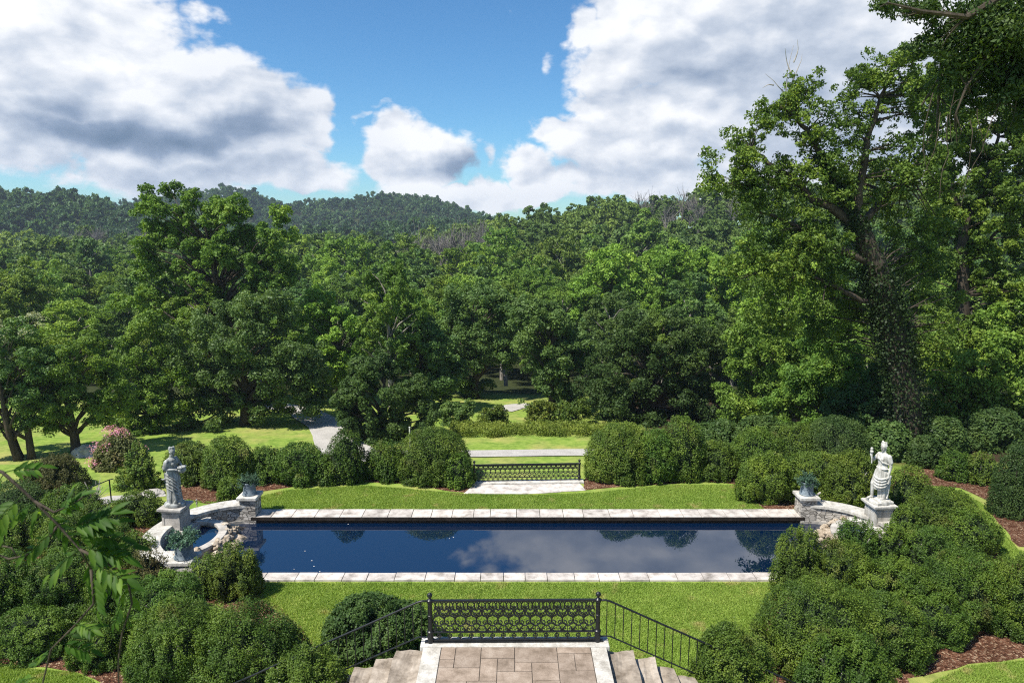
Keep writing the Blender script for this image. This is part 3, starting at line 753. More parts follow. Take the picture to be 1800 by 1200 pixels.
def basin(cx, sgn, label, rocks_label, seed):
    """raised half-oval basin inside the curved wall, rocks tumbling from its lip into the pool"""
    root = empty('fountain_basin', (cx, YC, WZ), label, 'basin')
    r = np.random.default_rng(seed)
    N_ = 40; A = np.linspace(-math.pi / 2, math.pi / 2, N_)
    def D_ring(ax, ay, bx, by, z0, z1, name, mat, bev=0, tone=0):
        m = MB(); V = []
        for a in A:
            for q, z in ((0, z0), (1, z0), (1, z1), (0, z1)):
                x = -sgn * (ax if q else bx) * math.cos(a); y = (ay if q else by) * math.sin(a)
                V.append((x, y, z))
        F_ = [(i * 4 + k, i * 4 + (k + 1) % 4, (i + 1) * 4 + (k + 1) % 4, (i + 1) * 4 + k) for i in range(N_ - 1) for k in range(4)] + [(0, 1, 2, 3), tuple((N_ - 1) * 4 + k for k in (3, 2, 1, 0))]
        m.add(V, F_); return m.build(name, mat, root, bevel=bev)
    D_ring(.98, 1.22, .74, .98, .30, .40, 'rim', LIME, .01)
    D_ring(.93, 1.17, .78, 1.02, -.3, .299, 'basin_wall', ROCK)
    for q in (1, -1):
        m = MB(); m.box((sgn * .1, q * 1.10, .37), (.40, .32, .13)); m.build('end_block', LIMEW, root, bevel=.012)
    w = [(-sgn * .76 * math.cos(a), 1.0 * math.sin(a)) for a in A] + [(sgn * .40, .9), (sgn * .40, -.9)]
    bm = bmesh.new(); f = bm.faces.new([bm.verts.new((p[0], p[1], .25)) for p in w]); bm.normal_update()
    if f.normal.z < 0: bmesh.ops.reverse_faces(bm, faces=[f])
    me_ = bpy.data.meshes.new('basin_water'); bm.to_mesh(me_); bm.free(); me_.materials.append(WATER2); link('basin_water', me_, root)
    rk = empty('rock_cascade', (cx - sgn * .8, YC, WZ), rocks_label, 'rocks')
    protos = []
    for k in range(5):
        bm = bmesh.new(); bmesh.ops.create_icosphere(bm, subdivisions=3, radius=1)
        from mathutils import noise
        for v in bm.verts:
            q = v.co.copy(); n_ = noise.noise(q * 1.1 + Vector((k * 7.1, seed, 0))) * .5 + noise.noise(q * 3 + Vector((k, 2, seed))) * .16
            v.co = q * (1 + n_)
            for ax in (Vector((.7, .5, .5)), Vector((-.6, .7, .3)), Vector((.1, -.8, .6)), Vector((-.4, -.5, .75))):
                ax = ax.normalized(); dd = v.co.dot(ax) - .74
                if dd > 0: v.co -= ax * dd * .85
        me_ = bpy.data.meshes.new('rock'); bm.to_mesh(me_); bm.free(); me_.materials.append(ROCK); protos.append(me_)
    for k in range(84):
        a = r.uniform(-1.4, 1.4); t = r.random(); e_ = 1 + .42 * t
        x = -sgn * .95 * e_ * math.cos(a) + sgn * .8; y = 1.16 * e_ * math.sin(a); z = .42 - .50 * t + r.normal() * .03
        s = r.uniform(.055, .12) * (1 + .5 * (t > .6))
        o = link('rock', protos[k % 5], rk, (x, y, z)); o.scale = (s * r.uniform(.8, 1.5), s * r.uniform(.8, 1.4), s * r.uniform(.55, .8)); o.rotation_euler = (r.uniform(-.4, .4), r.uniform(-.4, .4), r.uniform(0, 6))
    return root
WATER2 = water_mat('basin_water', (.004, .02, .05), 1.5, .004)
basin(LCX - 1.15, -1, 'raised half-oval stone basin of blue water at the foot of the left statue', 'pale rocks tumbling from the left basin down into the pool', 3)
basin(RCX + 1.15, 1, 'raised half-oval stone basin at the foot of the white right statue', 'tawny rocks tumbling from the right basin down into the pool', 9)

# ------------------------------------------------------------------ pedestals and statues
def pedestal(x, y, z0, ztop, label, mat, rz, w=.58):
    root = empty('pedestal', (x, y, z0), label, 'pedestal', 'statue pedestals'); root.rotation_euler = (0, 0, rz)
    h = ztop - z0
    m = MB(); m.box((0, 0, .09), (w * 1.62, w * 1.62, .18)); m.box((0, 0, .215), (w * 1.42, w * 1.42, .068)); m.build('plinth', mat, root, bevel=.012)
    m = MB(); m.box((0, 0, .27), (w * 1.22, w * 1.22, .04), taper=.9)
    m.box((0, 0, (h - .16 + .29) / 2), (w * .92, w * .92, h - .16 - .29))
    for i in range(4):      # raised panel frame on each face
        a = i * math.pi / 2; hh = h - .16 - .29; c = (h - .16 + .29) / 2; q = w * .46 + .006
        for dx_, dz_, bw, bh in ((0, hh / 2 - .04, w * .86, .05), (0, -hh / 2 + .04, w * .86, .05), (w * .405, 0, .05, hh - .13), (-w * .405, 0, .05, hh - .13)):
            m.box((math.cos(a) * q - math.sin(a) * dx_, math.sin(a) * q + math.cos(a) * dx_, c + dz_), (.014, bw, bh), rz=a)
    m.build('die', mat, root)
    m = MB(); m.box((0, 0, h - .13), (w * .98, w * .98, .05)); m.box((0, 0, h - .085), (w * 1.10, w * 1.10, .04)); m.box((0, 0, h - .035), (w * 1.24, w * 1.24, .07)); m.build('cornice', mat, root, bevel=.008)
    return root

def capsule(mb, a, b, ra, rb, n=12, sy=1.0):
    a, b = Vector(a), Vector(b); d = b - a; L_ = max(d.length, 1e-4); t = d / L_
    pts, rad = [], []
    for k in range(5):
        q = k / 4 * math.pi / 2; pts.append(a - t * ra * math.cos(q)); rad.append(max(.001, ra * math.sin(q)))
    for k in range(1, 5): pts.append(a + d * k / 5); rad.append(ra + (rb - ra) * k / 5)
    for k in range(5):
        q = k / 4 * math.pi / 2; pts.append(b + t * rb * math.sin(q)); rad.append(max(.001, rb * math.cos(q)))
    mb.tube(pts, rad, n)
def ellip(mb, c, r_, n=16, m=10, rot=None):
    V = []
    for i in range(m + 1):
        p = math.pi * i / m
        for k in range(n):
            a = 2 * math.pi * k / n; v = Vector((r_[0] * math.sin(p) * math.cos(a), r_[1] * math.sin(p) * math.sin(a), -r_[2] * math.cos(p)))
            if i in (0, m): v = Vector((1e-4 * math.cos(a), 1e-4 * math.sin(a), v.z))
            if rot is not None: v = rot @ v
            V.append((c[0] + v.x, c[1] + v.y, c[2] + v.z))
    F_ = [(i * n + k, i * n + (k + 1) % n, (i + 1) * n + (k + 1) % n, (i + 1) * n + k) for i in range(m) for k in range(n)]
    F_ += [tuple(range(n))[::-1], tuple(m * n + k for k in range(n))]
    mb.add(V, F_)
def fuse(mb, name, mat, parent, vox=.009, smooth=2):
    o = mb.build(name, mat, None, smooth=True)
    md = o.modifiers.new('r', 'REMESH'); md.mode = 'VOXEL'; md.voxel_size = vox; md.use_smooth_shade = True
    sm = o.modifiers.new('s', 'SMOOTH'); sm.iterations = smooth; sm.factor = .5
    dg = bpy.context.evaluated_depsgraph_get(); dg.update()
    me_ = bpy.data.meshes.new_from_object(o.evaluated_get(dg))
    me_.name = name; me_.materials.clear(); me_.materials.append(mat)
    me_.polygons.foreach_set('use_smooth', np.ones(len(me_.polygons), bool))
    bpy.data.objects.remove(o); 
    return link(name, me_, parent)
def head(mb, c, yaw, tilt=0.0):
    """face looks along +x before yaw"""
    from mathutils import Euler
    M = Euler((0, tilt, yaw)).to_matrix()
    def q(x, y, z): v = M @ Vector((x, y, z)); return (c[0] + v.x, c[1] + v.y, c[2] + v.z)
    ellip(mb, q(0, 0, .02), (.098, .078, .108), rot=M); ellip(mb, q(.03, 0, -.045), (.066, .056, .075), rot=M)   # skull, jaw
    capsule(mb, q(.092, 0, .02), q(.112, 0, -.018), .010, .015)                                                    # nose
    capsule(mb, q(.086, -.018, -.048), q(.086, .018, -.048), .011, .011); capsule(mb, q(.076, 0, -.095), q(.072, 0, -.09), .02, .02)
    for s in (-1, 1):
        capsule(mb, q(.082, s * .018, .038), q(.070, s * .052, .034), .011, .009); ellip(mb, q(.074, s * .032, .014), (.012, .016, .010)); ellip(mb, q(.0, s * .082, 0), (.016, .01, .028))
    rr = np.random.default_rng(5)
    for k in range(26):     # curled hair swept back into a knot
        a = rr.uniform(-1.9, 1.9); h_ = rr.uniform(.0, .11)
        ellip(mb, q(.035 - .085 * abs(math.sin(a * .5)) - .3 * h_ * .5, .082 * math.sin(a) * (1 - h_ * 3), .045 + h_), (.034, .028, .026), 8, 6)
    ellip(mb, q(-.115, 0, .05), (.052, .05, .05)); ellip(mb, q(-.07, 0, .10), (.06, .06, .035)); capsule(mb, q(-.10, 0, .0), q(-.10, .02, -.10), .035, .022)
    return q
def hand(mb, c, d, up, s=1.0):
    """palm with five curled fingers; d = pointing direction, up = back of the hand"""
    d, up = Vector(d).normalized(), Vector(up).normalized(); side = d.cross(up).normalized(); up = side.cross(d)
    c = Vector(c)
    capsule(mb, c, c + d * .055 * s, .026 * s, .030 * s)
    for i, L_ in enumerate((.050, .062, .058, .045)):
        b = c + d * .078 * s + side * (i - 1.5) * .019 * s
        k1 = b + d * L_ * .55 * s - up * .008; k2 = k1 + d * L_ * .35 * s - up * .026 * s
        capsule(mb, b, k1, .0095 * s, .009 * s, 8); capsule(mb, k1, k2, .009 * s, .008 * s, 8)
    b = c + d * .02 * s - side * .028 * s; capsule(mb, b, b + d * .045 * s - side * .022 * s - up * .012, .0115 * s, .0095 * s, 8)

def folds(amp, k, ph, diag=0.0, base=1.0):
    return lambda a, z: base * (1 + amp * math.sin(k * a + ph + diag * z) + amp * .5 * math.sin((k * 2 + 1) * a + ph * 2 - diag * 1.5 * z))
def statue_left(parent):
    """standing draped woman, looking to +x and down, one arm across the waist, a basket on the other"""
    mb = MB()
    mb.lathe([(.30, 0), (.31, .03), (.30, .085), (.26, .11), (.01, .11)], 20, sx=1.0, sy=.9)
    # long skirt with falling folds
    mb.lathe([(.01, .09), (.24, .10), (.235, .22), (.215, .40), (.205, .58), (.21, .74), (.215, .86), (.195, .98), (.165, 1.08), (.01, 1.10)], 72, sx=.92, sy=.80, fn=folds(.075, 8, .6, 3.4))
    for k in range(5):      # overskirt gathered to one hip: slanting rolls of cloth
        z = 1.0 - k * .10; pts = []
        for i in range(15):
            a = -2.3 + i / 14 * 3.9
            pts.append((.205 * math.cos(a) * (1 + .02 * k * .6), .185 * math.sin(a) * (1 + .02 * k * .6), z - .42 * ((i / 14) ** 1.1) + .05 * math.sin(i * .5)))
        mb.tube(pts, [.008 + .014 * math.sin(i / 14 * math.pi) for i in range(15)], 7)
    for k in range(5):      # tail of cloth hanging behind
        mb.tube([(-.20, -.08 + k * .02, 1.0), (-.235, -.06 + k * .035, .8), (-.225, -.05 + k * .04, .55)], [.03, .03, .012], 7)
    mb.tube([(-.19, -.10, .82), (-.28, -.12, .80), (-.33, -.11, .83)], [.03, .022, .01], 6)
    mb.lathe([(.01, 1.02), (.165, 1.04), (.15, 1.12), (.148, 1.18), (.165, 1.28), (.175, 1.36), (.165, 1.43), (.10, 1.475), (.058, 1.50), (.052, 1.56), (.01, 1.57)], 36, sx=.78, sy=1.08, fn=folds(.022, 11, .2, 9))
    for s in (-1, 1): ellip(mb, (.10, s * .07, 1.31), (.062, .062, .06))
    mb.tube([(.135 * math.cos(a), .165 * math.sin(a), 1.16 + .01 * math.sin(3 * a)) for a in np.linspace(0, 6.28, 24)], .014, 6)
    # right arm (towards the viewer, -y) bent across the waist, sleeve rolled
    capsule(mb, (0, -.17, 1.41), (-.03, -.23, 1.20), .066, .056); capsule(mb, (-.01, -.185, 1.38), (-.035, -.235, 1.22), .078, .07)
    capsule(mb, (-.03, -.235, 1.17), (.17, -.17, 1.18), .042, .030); hand(mb, (.19, -.16, 1.18), (1, .4, 0), (0, -.3, 1))
    # left arm round a basket held against the body
    capsule(mb, (0, .17, 1.41), (.06, .25, 1.20), .062, .052); capsule(mb, (.06, .25, 1.18), (.24, .16, 1.15), .044, .030); hand(mb, (.26, .14, 1.15), (.7, -.6, 0), (.3, .2, 1))
    ellip(mb, (.27, .10, 1.10), (.10, .13, .10)); mb.tube([(.27 + .10 * math.cos(a), .10 + .13 * math.sin(a), 1.19) for a in np.linspace(0, 6.28, 18)], .018, 6)
    rr = np.random.default_rng(2)
    for k in range(12): ellip(mb, (.27 + rr.uniform(-.07, .07), .10 + rr.uniform(-.09, .09), 1.20), (.03, .03, .03), 8, 6)
    capsule(mb, (.01, 0, 1.50), (.03, 0, 1.58), .052, .05)
    head(mb, (.045, 0, 1.655), -.25, .22)
    for s, x in ((-1, .16), (1, .10)): capsule(mb, (x, s * .09, .13), (x + .12, s * .10, .12), .045, .032)
    mb.tube([(.12, -.13, .12), (.20, -.14, .2), (.17, -.15, .42), (.12, -.17, .62)], [.05, .042, .034, .02], 8)
    o = fuse(mb, 'body', MARBLE_A, parent); return o
def statue_right(parent):
    """standing youth-like draped figure facing -x: one knee forward, near arm hanging, far arm raised with a sceptre"""
    mb = MB()
    mb.lathe([(.32, 0), (.33, .03), (.32, .085), (.28, .11), (.01, .11)], 20, sx=1.05, sy=.9)
    mb.box((0, 0, .04), (.60, .52, .08))
    # far leg bent with the foot trailing towards -x, bare
    capsule(mb, (-.06, .09, .92), (-.20, .12, .56), .105, .072); capsule(mb, (-.20, .12, .56), (-.19, .13, .20), .068, .042)
    capsule(mb, (-.19, .13, .15), (-.34, .13, .125), .045, .032)
    # standing leg
    capsule(mb, (.02, -.09, .92), (.0, -.10, .54), .11, .072); capsule(mb, (.0, -.10, .54), (.03, -.10, .18), .066, .044); capsule(mb, (.02, -.10, .14), (-.13, -.11, .125), .046, .034)
    # tunic skirt
    mb.lathe([(.01, .40), (.20, .41), (.215, .50), (.215, .66), (.205, .82), (.18, .96), (.155, 1.08), (.01, 1.10)], 60, sx=.95, sy=.86, c=(-.02, 0, 0), fn=folds(.05, 8, 1.1, 2.2))
    mb.lathe([(.01, .12), (.15, .125), (.16, .3), (.17, .5), (.01, .6)], 40, sx=.8, sy=.8, c=(.04, -.02, 0), fn=folds(.08, 7, .4, 1.0))
    for k in range(4):      # swag of cloth across the thighs
        z = .88 - k * .085; pts = []
        for i in range(13):
            a = math.pi * .62 + i / 12 * 3.6; q = math.sin(i / 12 * math.pi)
            pts.append((-.02 + .205 * math.cos(a), .19 * math.sin(a), z - .13 * q))
        mb.tube(pts, [.012 + .016 * math.sin(i / 12 * math.pi) for i in range(13)], 7)
    for k in range(4): mb.tube([(.14, -.14 + k * .03, .86), (.17, -.15 + k * .035, .62), (.15, -.14 + k * .03, .30), (.13, -.13 + k * .03, .14)], [.025, .035, .03, .035], 7)
    mb.lathe([(.01, 1.0), (.165, 1.02), (.16, 1.07), (.142, 1.14), (.165, 1.28), (.178, 1.38), (.165, 1.45), (.10, 1.49), (.062, 1.51), (.056, 1.57), (.01, 1.58)], 36, sx=.80, sy=1.08, fn=folds(.02, 9, .2, 8))
    mb.tube([(.145 * math.cos(a), .19 * math.sin(a), 1.05 + .008 * math.sin(3 * a)) for a in np.linspace(0, 6.28, 24)], .017, 6)
    for s in (-1, 1): ellip(mb, (-.10, s * .07, 1.33), (.055, .06, .058))
    mb.tube([(-.10, .14, 1.44), (-.15, .02, 1.34), (-.12, -.12, 1.24), (.02, -.19, 1.20)], [.022, .026, .026, .018], 7)
    # near arm (-y) hangs down, short sleeve, hand holding gathered cloth
    capsule(mb, (.03, -.19, 1.42), (.06, -.235, 1.27), .075, .068); capsule(mb, (.03, -.19, 1.42), (.07, -.245, 1.14), .058, .046)
    capsule(mb, (.07, -.245, 1.14), (.02, -.24, .90), .045, .030); hand(mb, (.015, -.24, .88), (-.1, 0, -1), (0, -1, 0)); capsule(mb, (.07, -.25, .86), (.05, -.23, .64), .045, .03)
    # far arm raised holding a sceptre with a round head
    capsule(mb, (0, .18, 1.42), (-.12, .27, 1.22), .058, .046); capsule(mb, (-.12, .27, 1.22), (-.25, .22, 1.34), .042, .029); hand(mb, (-.25, .22, 1.34), (-.4, 0, 1), (-1, 0, 0))
    capsule(mb, (-.24, .20, 1.15), (-.27, .20, 1.50), .020, .026); ellip(mb, (-.275, .20, 1.50), (.055, .055, .05)); ellip(mb, (-.28, .20, 1.58), (.042, .042, .05))
    capsule(mb, (.0, 0, 1.50), (-.02, 0, 1.60), .056, .052)
    head(mb, (-.03, 0, 1.67), math.pi + .35, .05)
    return fuse(mb, 'body', MARBLE_B, parent)
pL = at(308, 887, 19.0); pL_x, pL_y = pL.x, pL.y; zL = pL.z
pR = at(1546, 882, 19.3)
pedestal(pL.x, pL.y, .0, zL, 'grey stone pedestal under the left statue, panelled sides and stepped plinth', LIME, R(-4))
st = empty('statue', (pL.x, pL.y, zL), 'grey weathered statue of a draped woman holding a basket, standing left of the pool', 'statue', 'garden statues'); st.rotation_euler = (0, 0, R(-18))
statue_left(st); st.scale = (.98,) * 3
pedestal(pR.x, pR.y, .0, pR.z, 'white stone pedestal among the bushes under the right statue', LIMEW, R(4))
st = empty('statue', (pR.x, pR.y, pR.z), 'bright white statue of a draped figure holding a sceptre, standing right of the pool', 'statue', 'garden statues'); st.rotation_euler = (0, 0, R(14))
statue_right(st); st.scale = (.94, .96, 1.02)

# ------------------------------------------------------------------ terrace, gate, stairs
TZ = 1.65
gp0, gp1 = G(757, 1128, TZ), G(1050, 1126, TZ)
GY = (gp0.y + gp1.y) / 2
XA, XB = G(745, 1132, TZ).x, G(1065, 1132, TZ).x           # outer edges of the terrace at the gate
XI0, XI1 = G(776, 1135, TZ).x, G(1038, 1135, TZ).x         # inner edges of the pale borders
YT = G(900, 1136, TZ).y                                    # front edge of the sill
m = MB(); m.box(((XA + XB) / 2, (GY + .12 + 4) / 2, TZ / 2 - .2), (XB - XA - .06, GY + .12 - 4, TZ + .4 - .10)); TBASE = m.build('wall_body', RUBBLE)
m = MB(); m.box(((XA + XB) / 2, (4 + YT) / 2, TZ - .032), (XB - XA - .1, YT - 4, .035)); tag(m.build('terrace_bed', JOINT), None, None, kind='structure')
terr = empty('terrace_paving', ((XA + XB) / 2, YT, TZ), 'flagstone terrace of brown-grey slabs with pale stone borders, in front of the iron gate', 'terrace')
T0 = Vector(terr.location)
TBASE.parent = terr; TBASE.location = -T0
m = MB(); m.box((0, (GY + .16 - YT) / 2, -.045), (XB - XA + .12, GY + .16 - YT, .09)); o = m.build('sill', LIMEW, terr, bevel=.01)
for (xa, xb, seed) in ((XA, XI0, 1), (XI1, XB, 2)):
    m = MB(); yy = YT - .008; r = np.random.default_rng(seed)
    for L_ in (1.18, 1.3, 1.2, 1.3):
        m.box(((xa + xb) / 2 - T0.x, yy - L_ / 2 - T0.y, -.045), (xb - xa - .006, L_ - .008, .088), tone=.6 + .4 * r.random()); yy -= L_
    m.build('border', LIMEW, terr, bevel=.006)
slabs = [(0, .0975, 555, 678), (.0975, .268, 555, 755), (.268, .491, 555, 670), (.491, .773, 555, 705), (.773, 1, 555, 622), (0, .0975, 678, 755), (.773, .884, 622, 782), (.884, 1, 622, 782),
         (.268, .378, 670, 878), (.378, .491, 670, 790), (.491, .601, 705, 790), (.601, .773, 705, 875), (0, .268, 755, 878), (.378, .601, 790, 960), (.773, 1, 782, 940),
         (0, .19, 878, 1050), (.19, .378, 878, 1010), (.601, .773, 875, 1000), (.378, .601, 960, 1100), (.773, 1, 940, 1080), (.19, .378, 1010, 1120), (0, .19, 1050, 1120), (.601, .773, 1000, 1120), (.378, .601, 1100, 1120), (.773, 1, 1080, 1120)]
m = MB(); r = np.random.default_rng(12)
def yv(v): return G(900, 1030 + v / 5.294, TZ).y
Wd = XI1 - XI0 - .012
for u0, u1, v0, v1 in slabs:
    ya, yb = min(yv(v0), YT - .006), yv(v1); xa, xb = XI0 + .006 + u0 * Wd, XI0 + .006 + u1 * Wd
    m.box(((xa + xb) / 2 - T0.x, (ya + yb) / 2 - T0.y, -.013 + r.normal() * .0015), (xb - xa - .012, ya - yb - .012, .026), tone=.05 + r.random() * .95)
yy = yv(1120)
while yy > 5:
    L_ = r.uniform(.4, .7); x = 0
    while x < 1: w_ = min(r.uniform(.2, .4), 1 - x); xa, xb = XI0 + .006 + x * Wd, XI0 + .006 + (x + w_) * Wd; m.box(((xa + xb) / 2 - T0.x, yy - L_ / 2 - T0.y, -.013), (xb - xa - .012, L_ - .012, .026), tone=r.random()); x += w_ + 1e-6
    yy -= L_
m.build('flagstones', FLAG, terr, bevel=.003)

def spiral(cx, cz, r0, r1, a0, a1, n=18):
    return [(cx + (r0 + (r1 - r0) * i / (n - 1)) * math.cos(a0 + (a1 - a0) * i / (n - 1)), 0, cz + (r0 + (r1 - r0) * i / (n - 1)) * math.sin(a0 + (a1 - a0) * i / (n - 1))) for i in range(n)]
def bez(p0, p1, p2, p3, n=10):
    out = []
    for i in range(n):
        t = i / (n - 1); q = [(1 - t) ** 3 * a + 3 * (1 - t) ** 2 * t * b + 3 * (1 - t) * t * t * c + t ** 3 * d for a, b, c, d in zip(p0, p1, p2, p3)]
        out.append((q[0], 0, q[1]))
    return out
def gate(name, p0, p1, label, cat='gate', group='ornate iron gates', height=.82, pitch=.196, seg=1):
    p0, p1 = Vector(p0), Vector(p1); L_ = (p1 - p0).length; ang = math.atan2(p1.y - p0.y, p1.x - p0.x)
    root = empty(name, p0, label, cat, group); root.rotation_euler = (0, -math.asin((p1.z - p0.z) / L_), ang)
    for x in (0, L_):
        m = MB(); m.lathe([(.01, 0), (.055, 0), (.055, .20), (.062, .205), (.062, .22), (.044, .235), (.04, .5), (.046, .505), (.046, .53), (.04, .535), (.04, height - .05), (.055, height - .045), (.055, height + .0), (.036, height + .015), (.02, height + .035), (.02, height + .05), (.04, height + .065), (.048, height + .09), (.04, height + .118), (.018, height + .138), (.01, height + .142)], 16, c=(x, 0, 0))
        m.build('post', IRON, root, smooth=True).modifiers.new('es', 'EDGE_SPLIT').split_angle = R(35)
    n = max(4, round((L_ - .12) / pitch)); pt_ = (L_ - .12) / n
    zb, zr, zm, zt = .05, .07, .185, height - .03
    for nm, z, hh, dd in (('bottom_rail', zb, .03, .04), ('middle_rail', zm + .012, .022, .035), ('top_rail', zt + .015, .035, .05)):
        m = MB(); m.box((L_ / 2, 0, z), (L_ - .08, dd, hh)); m.build(nm, IRON, root, bevel=.004)
    m = MB(); rr = .0115
    for i in range(n):
        cx = .06 + pt_ * (i + .5); w = pt_ / 2
        def T(pts, q=rr): m.tube([(p[0] + cx, p[1], p[2]) for p in pts], q, 5)
        def both(pts, q=rr):
            T(pts, q); T([(-p[0], p[1], p[2]) for p in pts], q)
        # ring with a cross between the two lower rails
        T([(.036 * math.cos(a), 0, .125 + .036 * math.sin(a)) for a in np.linspace(0, 6.2832, 15)], .010)
        m.box((cx, 0, .125), (.012, .012, .072)); m.box((cx, .001, .125), (.072, .010, .012)); m.box((cx, 0, .172), (.014, .012, .024)); m.box((cx, 0, .078), (.014, .012, .026))
        # arch with curls
        T([(w * .92 * math.cos(a), 0, .205 + .115 * math.sin(a)) for a in np.linspace(0, math.pi, 13)], .010)
        both(spiral(.045, .245, .04, .010, -2.2, 3.4, 12)); T([(0, 0, .21), (0, 0, .32)], .007)
        # big S scrolls crossing their neighbours
        zc_ = .33
        both(bez((.0, zc_ - .01), (w * 1.6, zc_ + .02), (w * 1.3, zc_ + .14), (.012, zc_ + .20))); both(bez((.012, zc_ + .20), (-w * .5, zc_ + .24), (w * .1, zc_ + .34), (w * .95, zc_ + .30)))
        both(spiral(w * .55, zc_ + .045, .042, .010, 1.2, 7.2, 14)); both(spiral(w * .58, zc_ + .21, .048, .012, 3.6, 9.8, 16))
        both(spiral(w * .42, zc_ + .34, .040, .008, -1.2, 4.6, 12))
        both(bez((w, zc_ + .12), (w * .7, zc_ + .20), (w * .2, zc_ + .26), (0, zc_ + .36)))
        both(bez((0, zc_ + .27), (w * .9, zc_ + .32), (w * .9, zt - .03), (.0, zt))); both(bez((w, zc_ + .28), (w * .45, zc_ + .33), (w * .45, zt - .05), (w, zt)))
        T([(0, 0, zc_ + .36), (0, 0, zt)], .007); m.box((cx, 0, zc_ + .2), (.03, .016, .03), 0); m.box((cx, 0, zc_ + .36), (.026, .018, .026))
        m.box((cx + w, 0, (zm + zt) / 2), (.006, .010, zt - zm))
    m.build('scroll_panel', IRON, root)
    return root
gate('iron_gate', gp0, gp1, 'ornate black cast-iron gate panel with ball-topped posts at the edge of the terrace')
m = MB(); d_ = gp1 - gp0; mid_ = (gp0 + gp1) / 2; m.box((mid_.x, mid_.y + .0, TZ + .014), (d_.length + .20, .07, .028), rz=math.atan2(d_.y, d_.x)); tag(m.build('gate_track', IRON), 'black iron ground bar under the terrace gate', 'ground bar')
fg0, fg1 = G(834, 849), G(1018, 846)
gate('iron_gate', fg0, fg1, 'ornate black iron gate beyond the pool, between the clipped bushes', height=.70, pitch=.17)
m = MB(); d_ = fg1 - fg0; mid_ = (fg0 + fg1) / 2; m.box((mid_.x, mid_.y - .05, .03), (d_.length + .3, .34, .07), rz=math.atan2(d_.y, d_.x)); tag(m.build('stone_threshold', LIMEW, bevel=.01), 'pale stone threshold under the far gate', 'threshold')

def stairs(sgn, x0, label, rail_label, gpt, seed):
    root = empty('stone_staircase', (x0, GY, 0), label, 'staircase', 'flights of rough stone steps'); r = np.random.default_rng(seed)
    n = 9; rise = TZ / (n + 1); going = .38
    for k in range(n):
        z = TZ - rise * (k + 1); xa = .02 + k * going; yb = GY + .02 - x0 * 0; ww = going + .10
        m = MB(); dpt = 2.3 + .1 * k; 
        m.box((sgn * (xa + ww / 2), -.02 - dpt / 2 - 0.0, z / 2 - .15), (ww, dpt, z + .3), tone=.3 + .7 * r.random())
        o = m.build('step', ROUGH, root); roughen(o, .055, 3, 2.6, seed * 10 + k)
    rl = empty('stair_railing', gpt, rail_label, 'railing', 'stair railings')
    top = [(0, .0, .80), (sgn * .14, 0, .80), (sgn * .22, 0, .775)]; slope = (0.80) / 1.69; Lr = 3.6
    top += [(sgn * (.22 + Lr * t), -.0, .775 - slope * Lr * t) for t in np.linspace(.1, 1, 8)]
    m = MB(); m.tube(top, .019, 8); m.build('handrail', IRON, rl, smooth=True)
    m = MB(); m.tube([(sgn * .04, 0, .10), (sgn * .22, 0, .10), (sgn * (.22 + Lr), 0, .10 - slope * Lr)], .013, 6); m.build('lower_rail', IRON, rl)
    for k in range(25):
        x = .16 + k * .15
        if x > .2 + Lr: break
        zt = .80 if x < .2 else .775 - slope * (x - .22); zl = .10 if x < .22 else .10 - slope * (x - .22)
        if k % 5 == 3: zl -= .30
        m = MB(); m.tube([(sgn * x, 0, zl), (sgn * x, 0, zt)], .009, 6); m.build('baluster', IRON, rl)
stairs(-1, XA, 'rough stone steps going down on the left side of the terrace', 'black iron stair railing sloping down to the left of the gate, bush behind it', gp0, 1)
stairs(1, XB, 'rough stone steps going down on the right side of the terrace', 'black iron stair railing sloping down to the right of the gate, lawn behind it', gp1, 2)

CORE = plain('painted_bush_shade', (.014, .026, .008), .95)  # near-black green: shade deep between the leaves, put into the colour
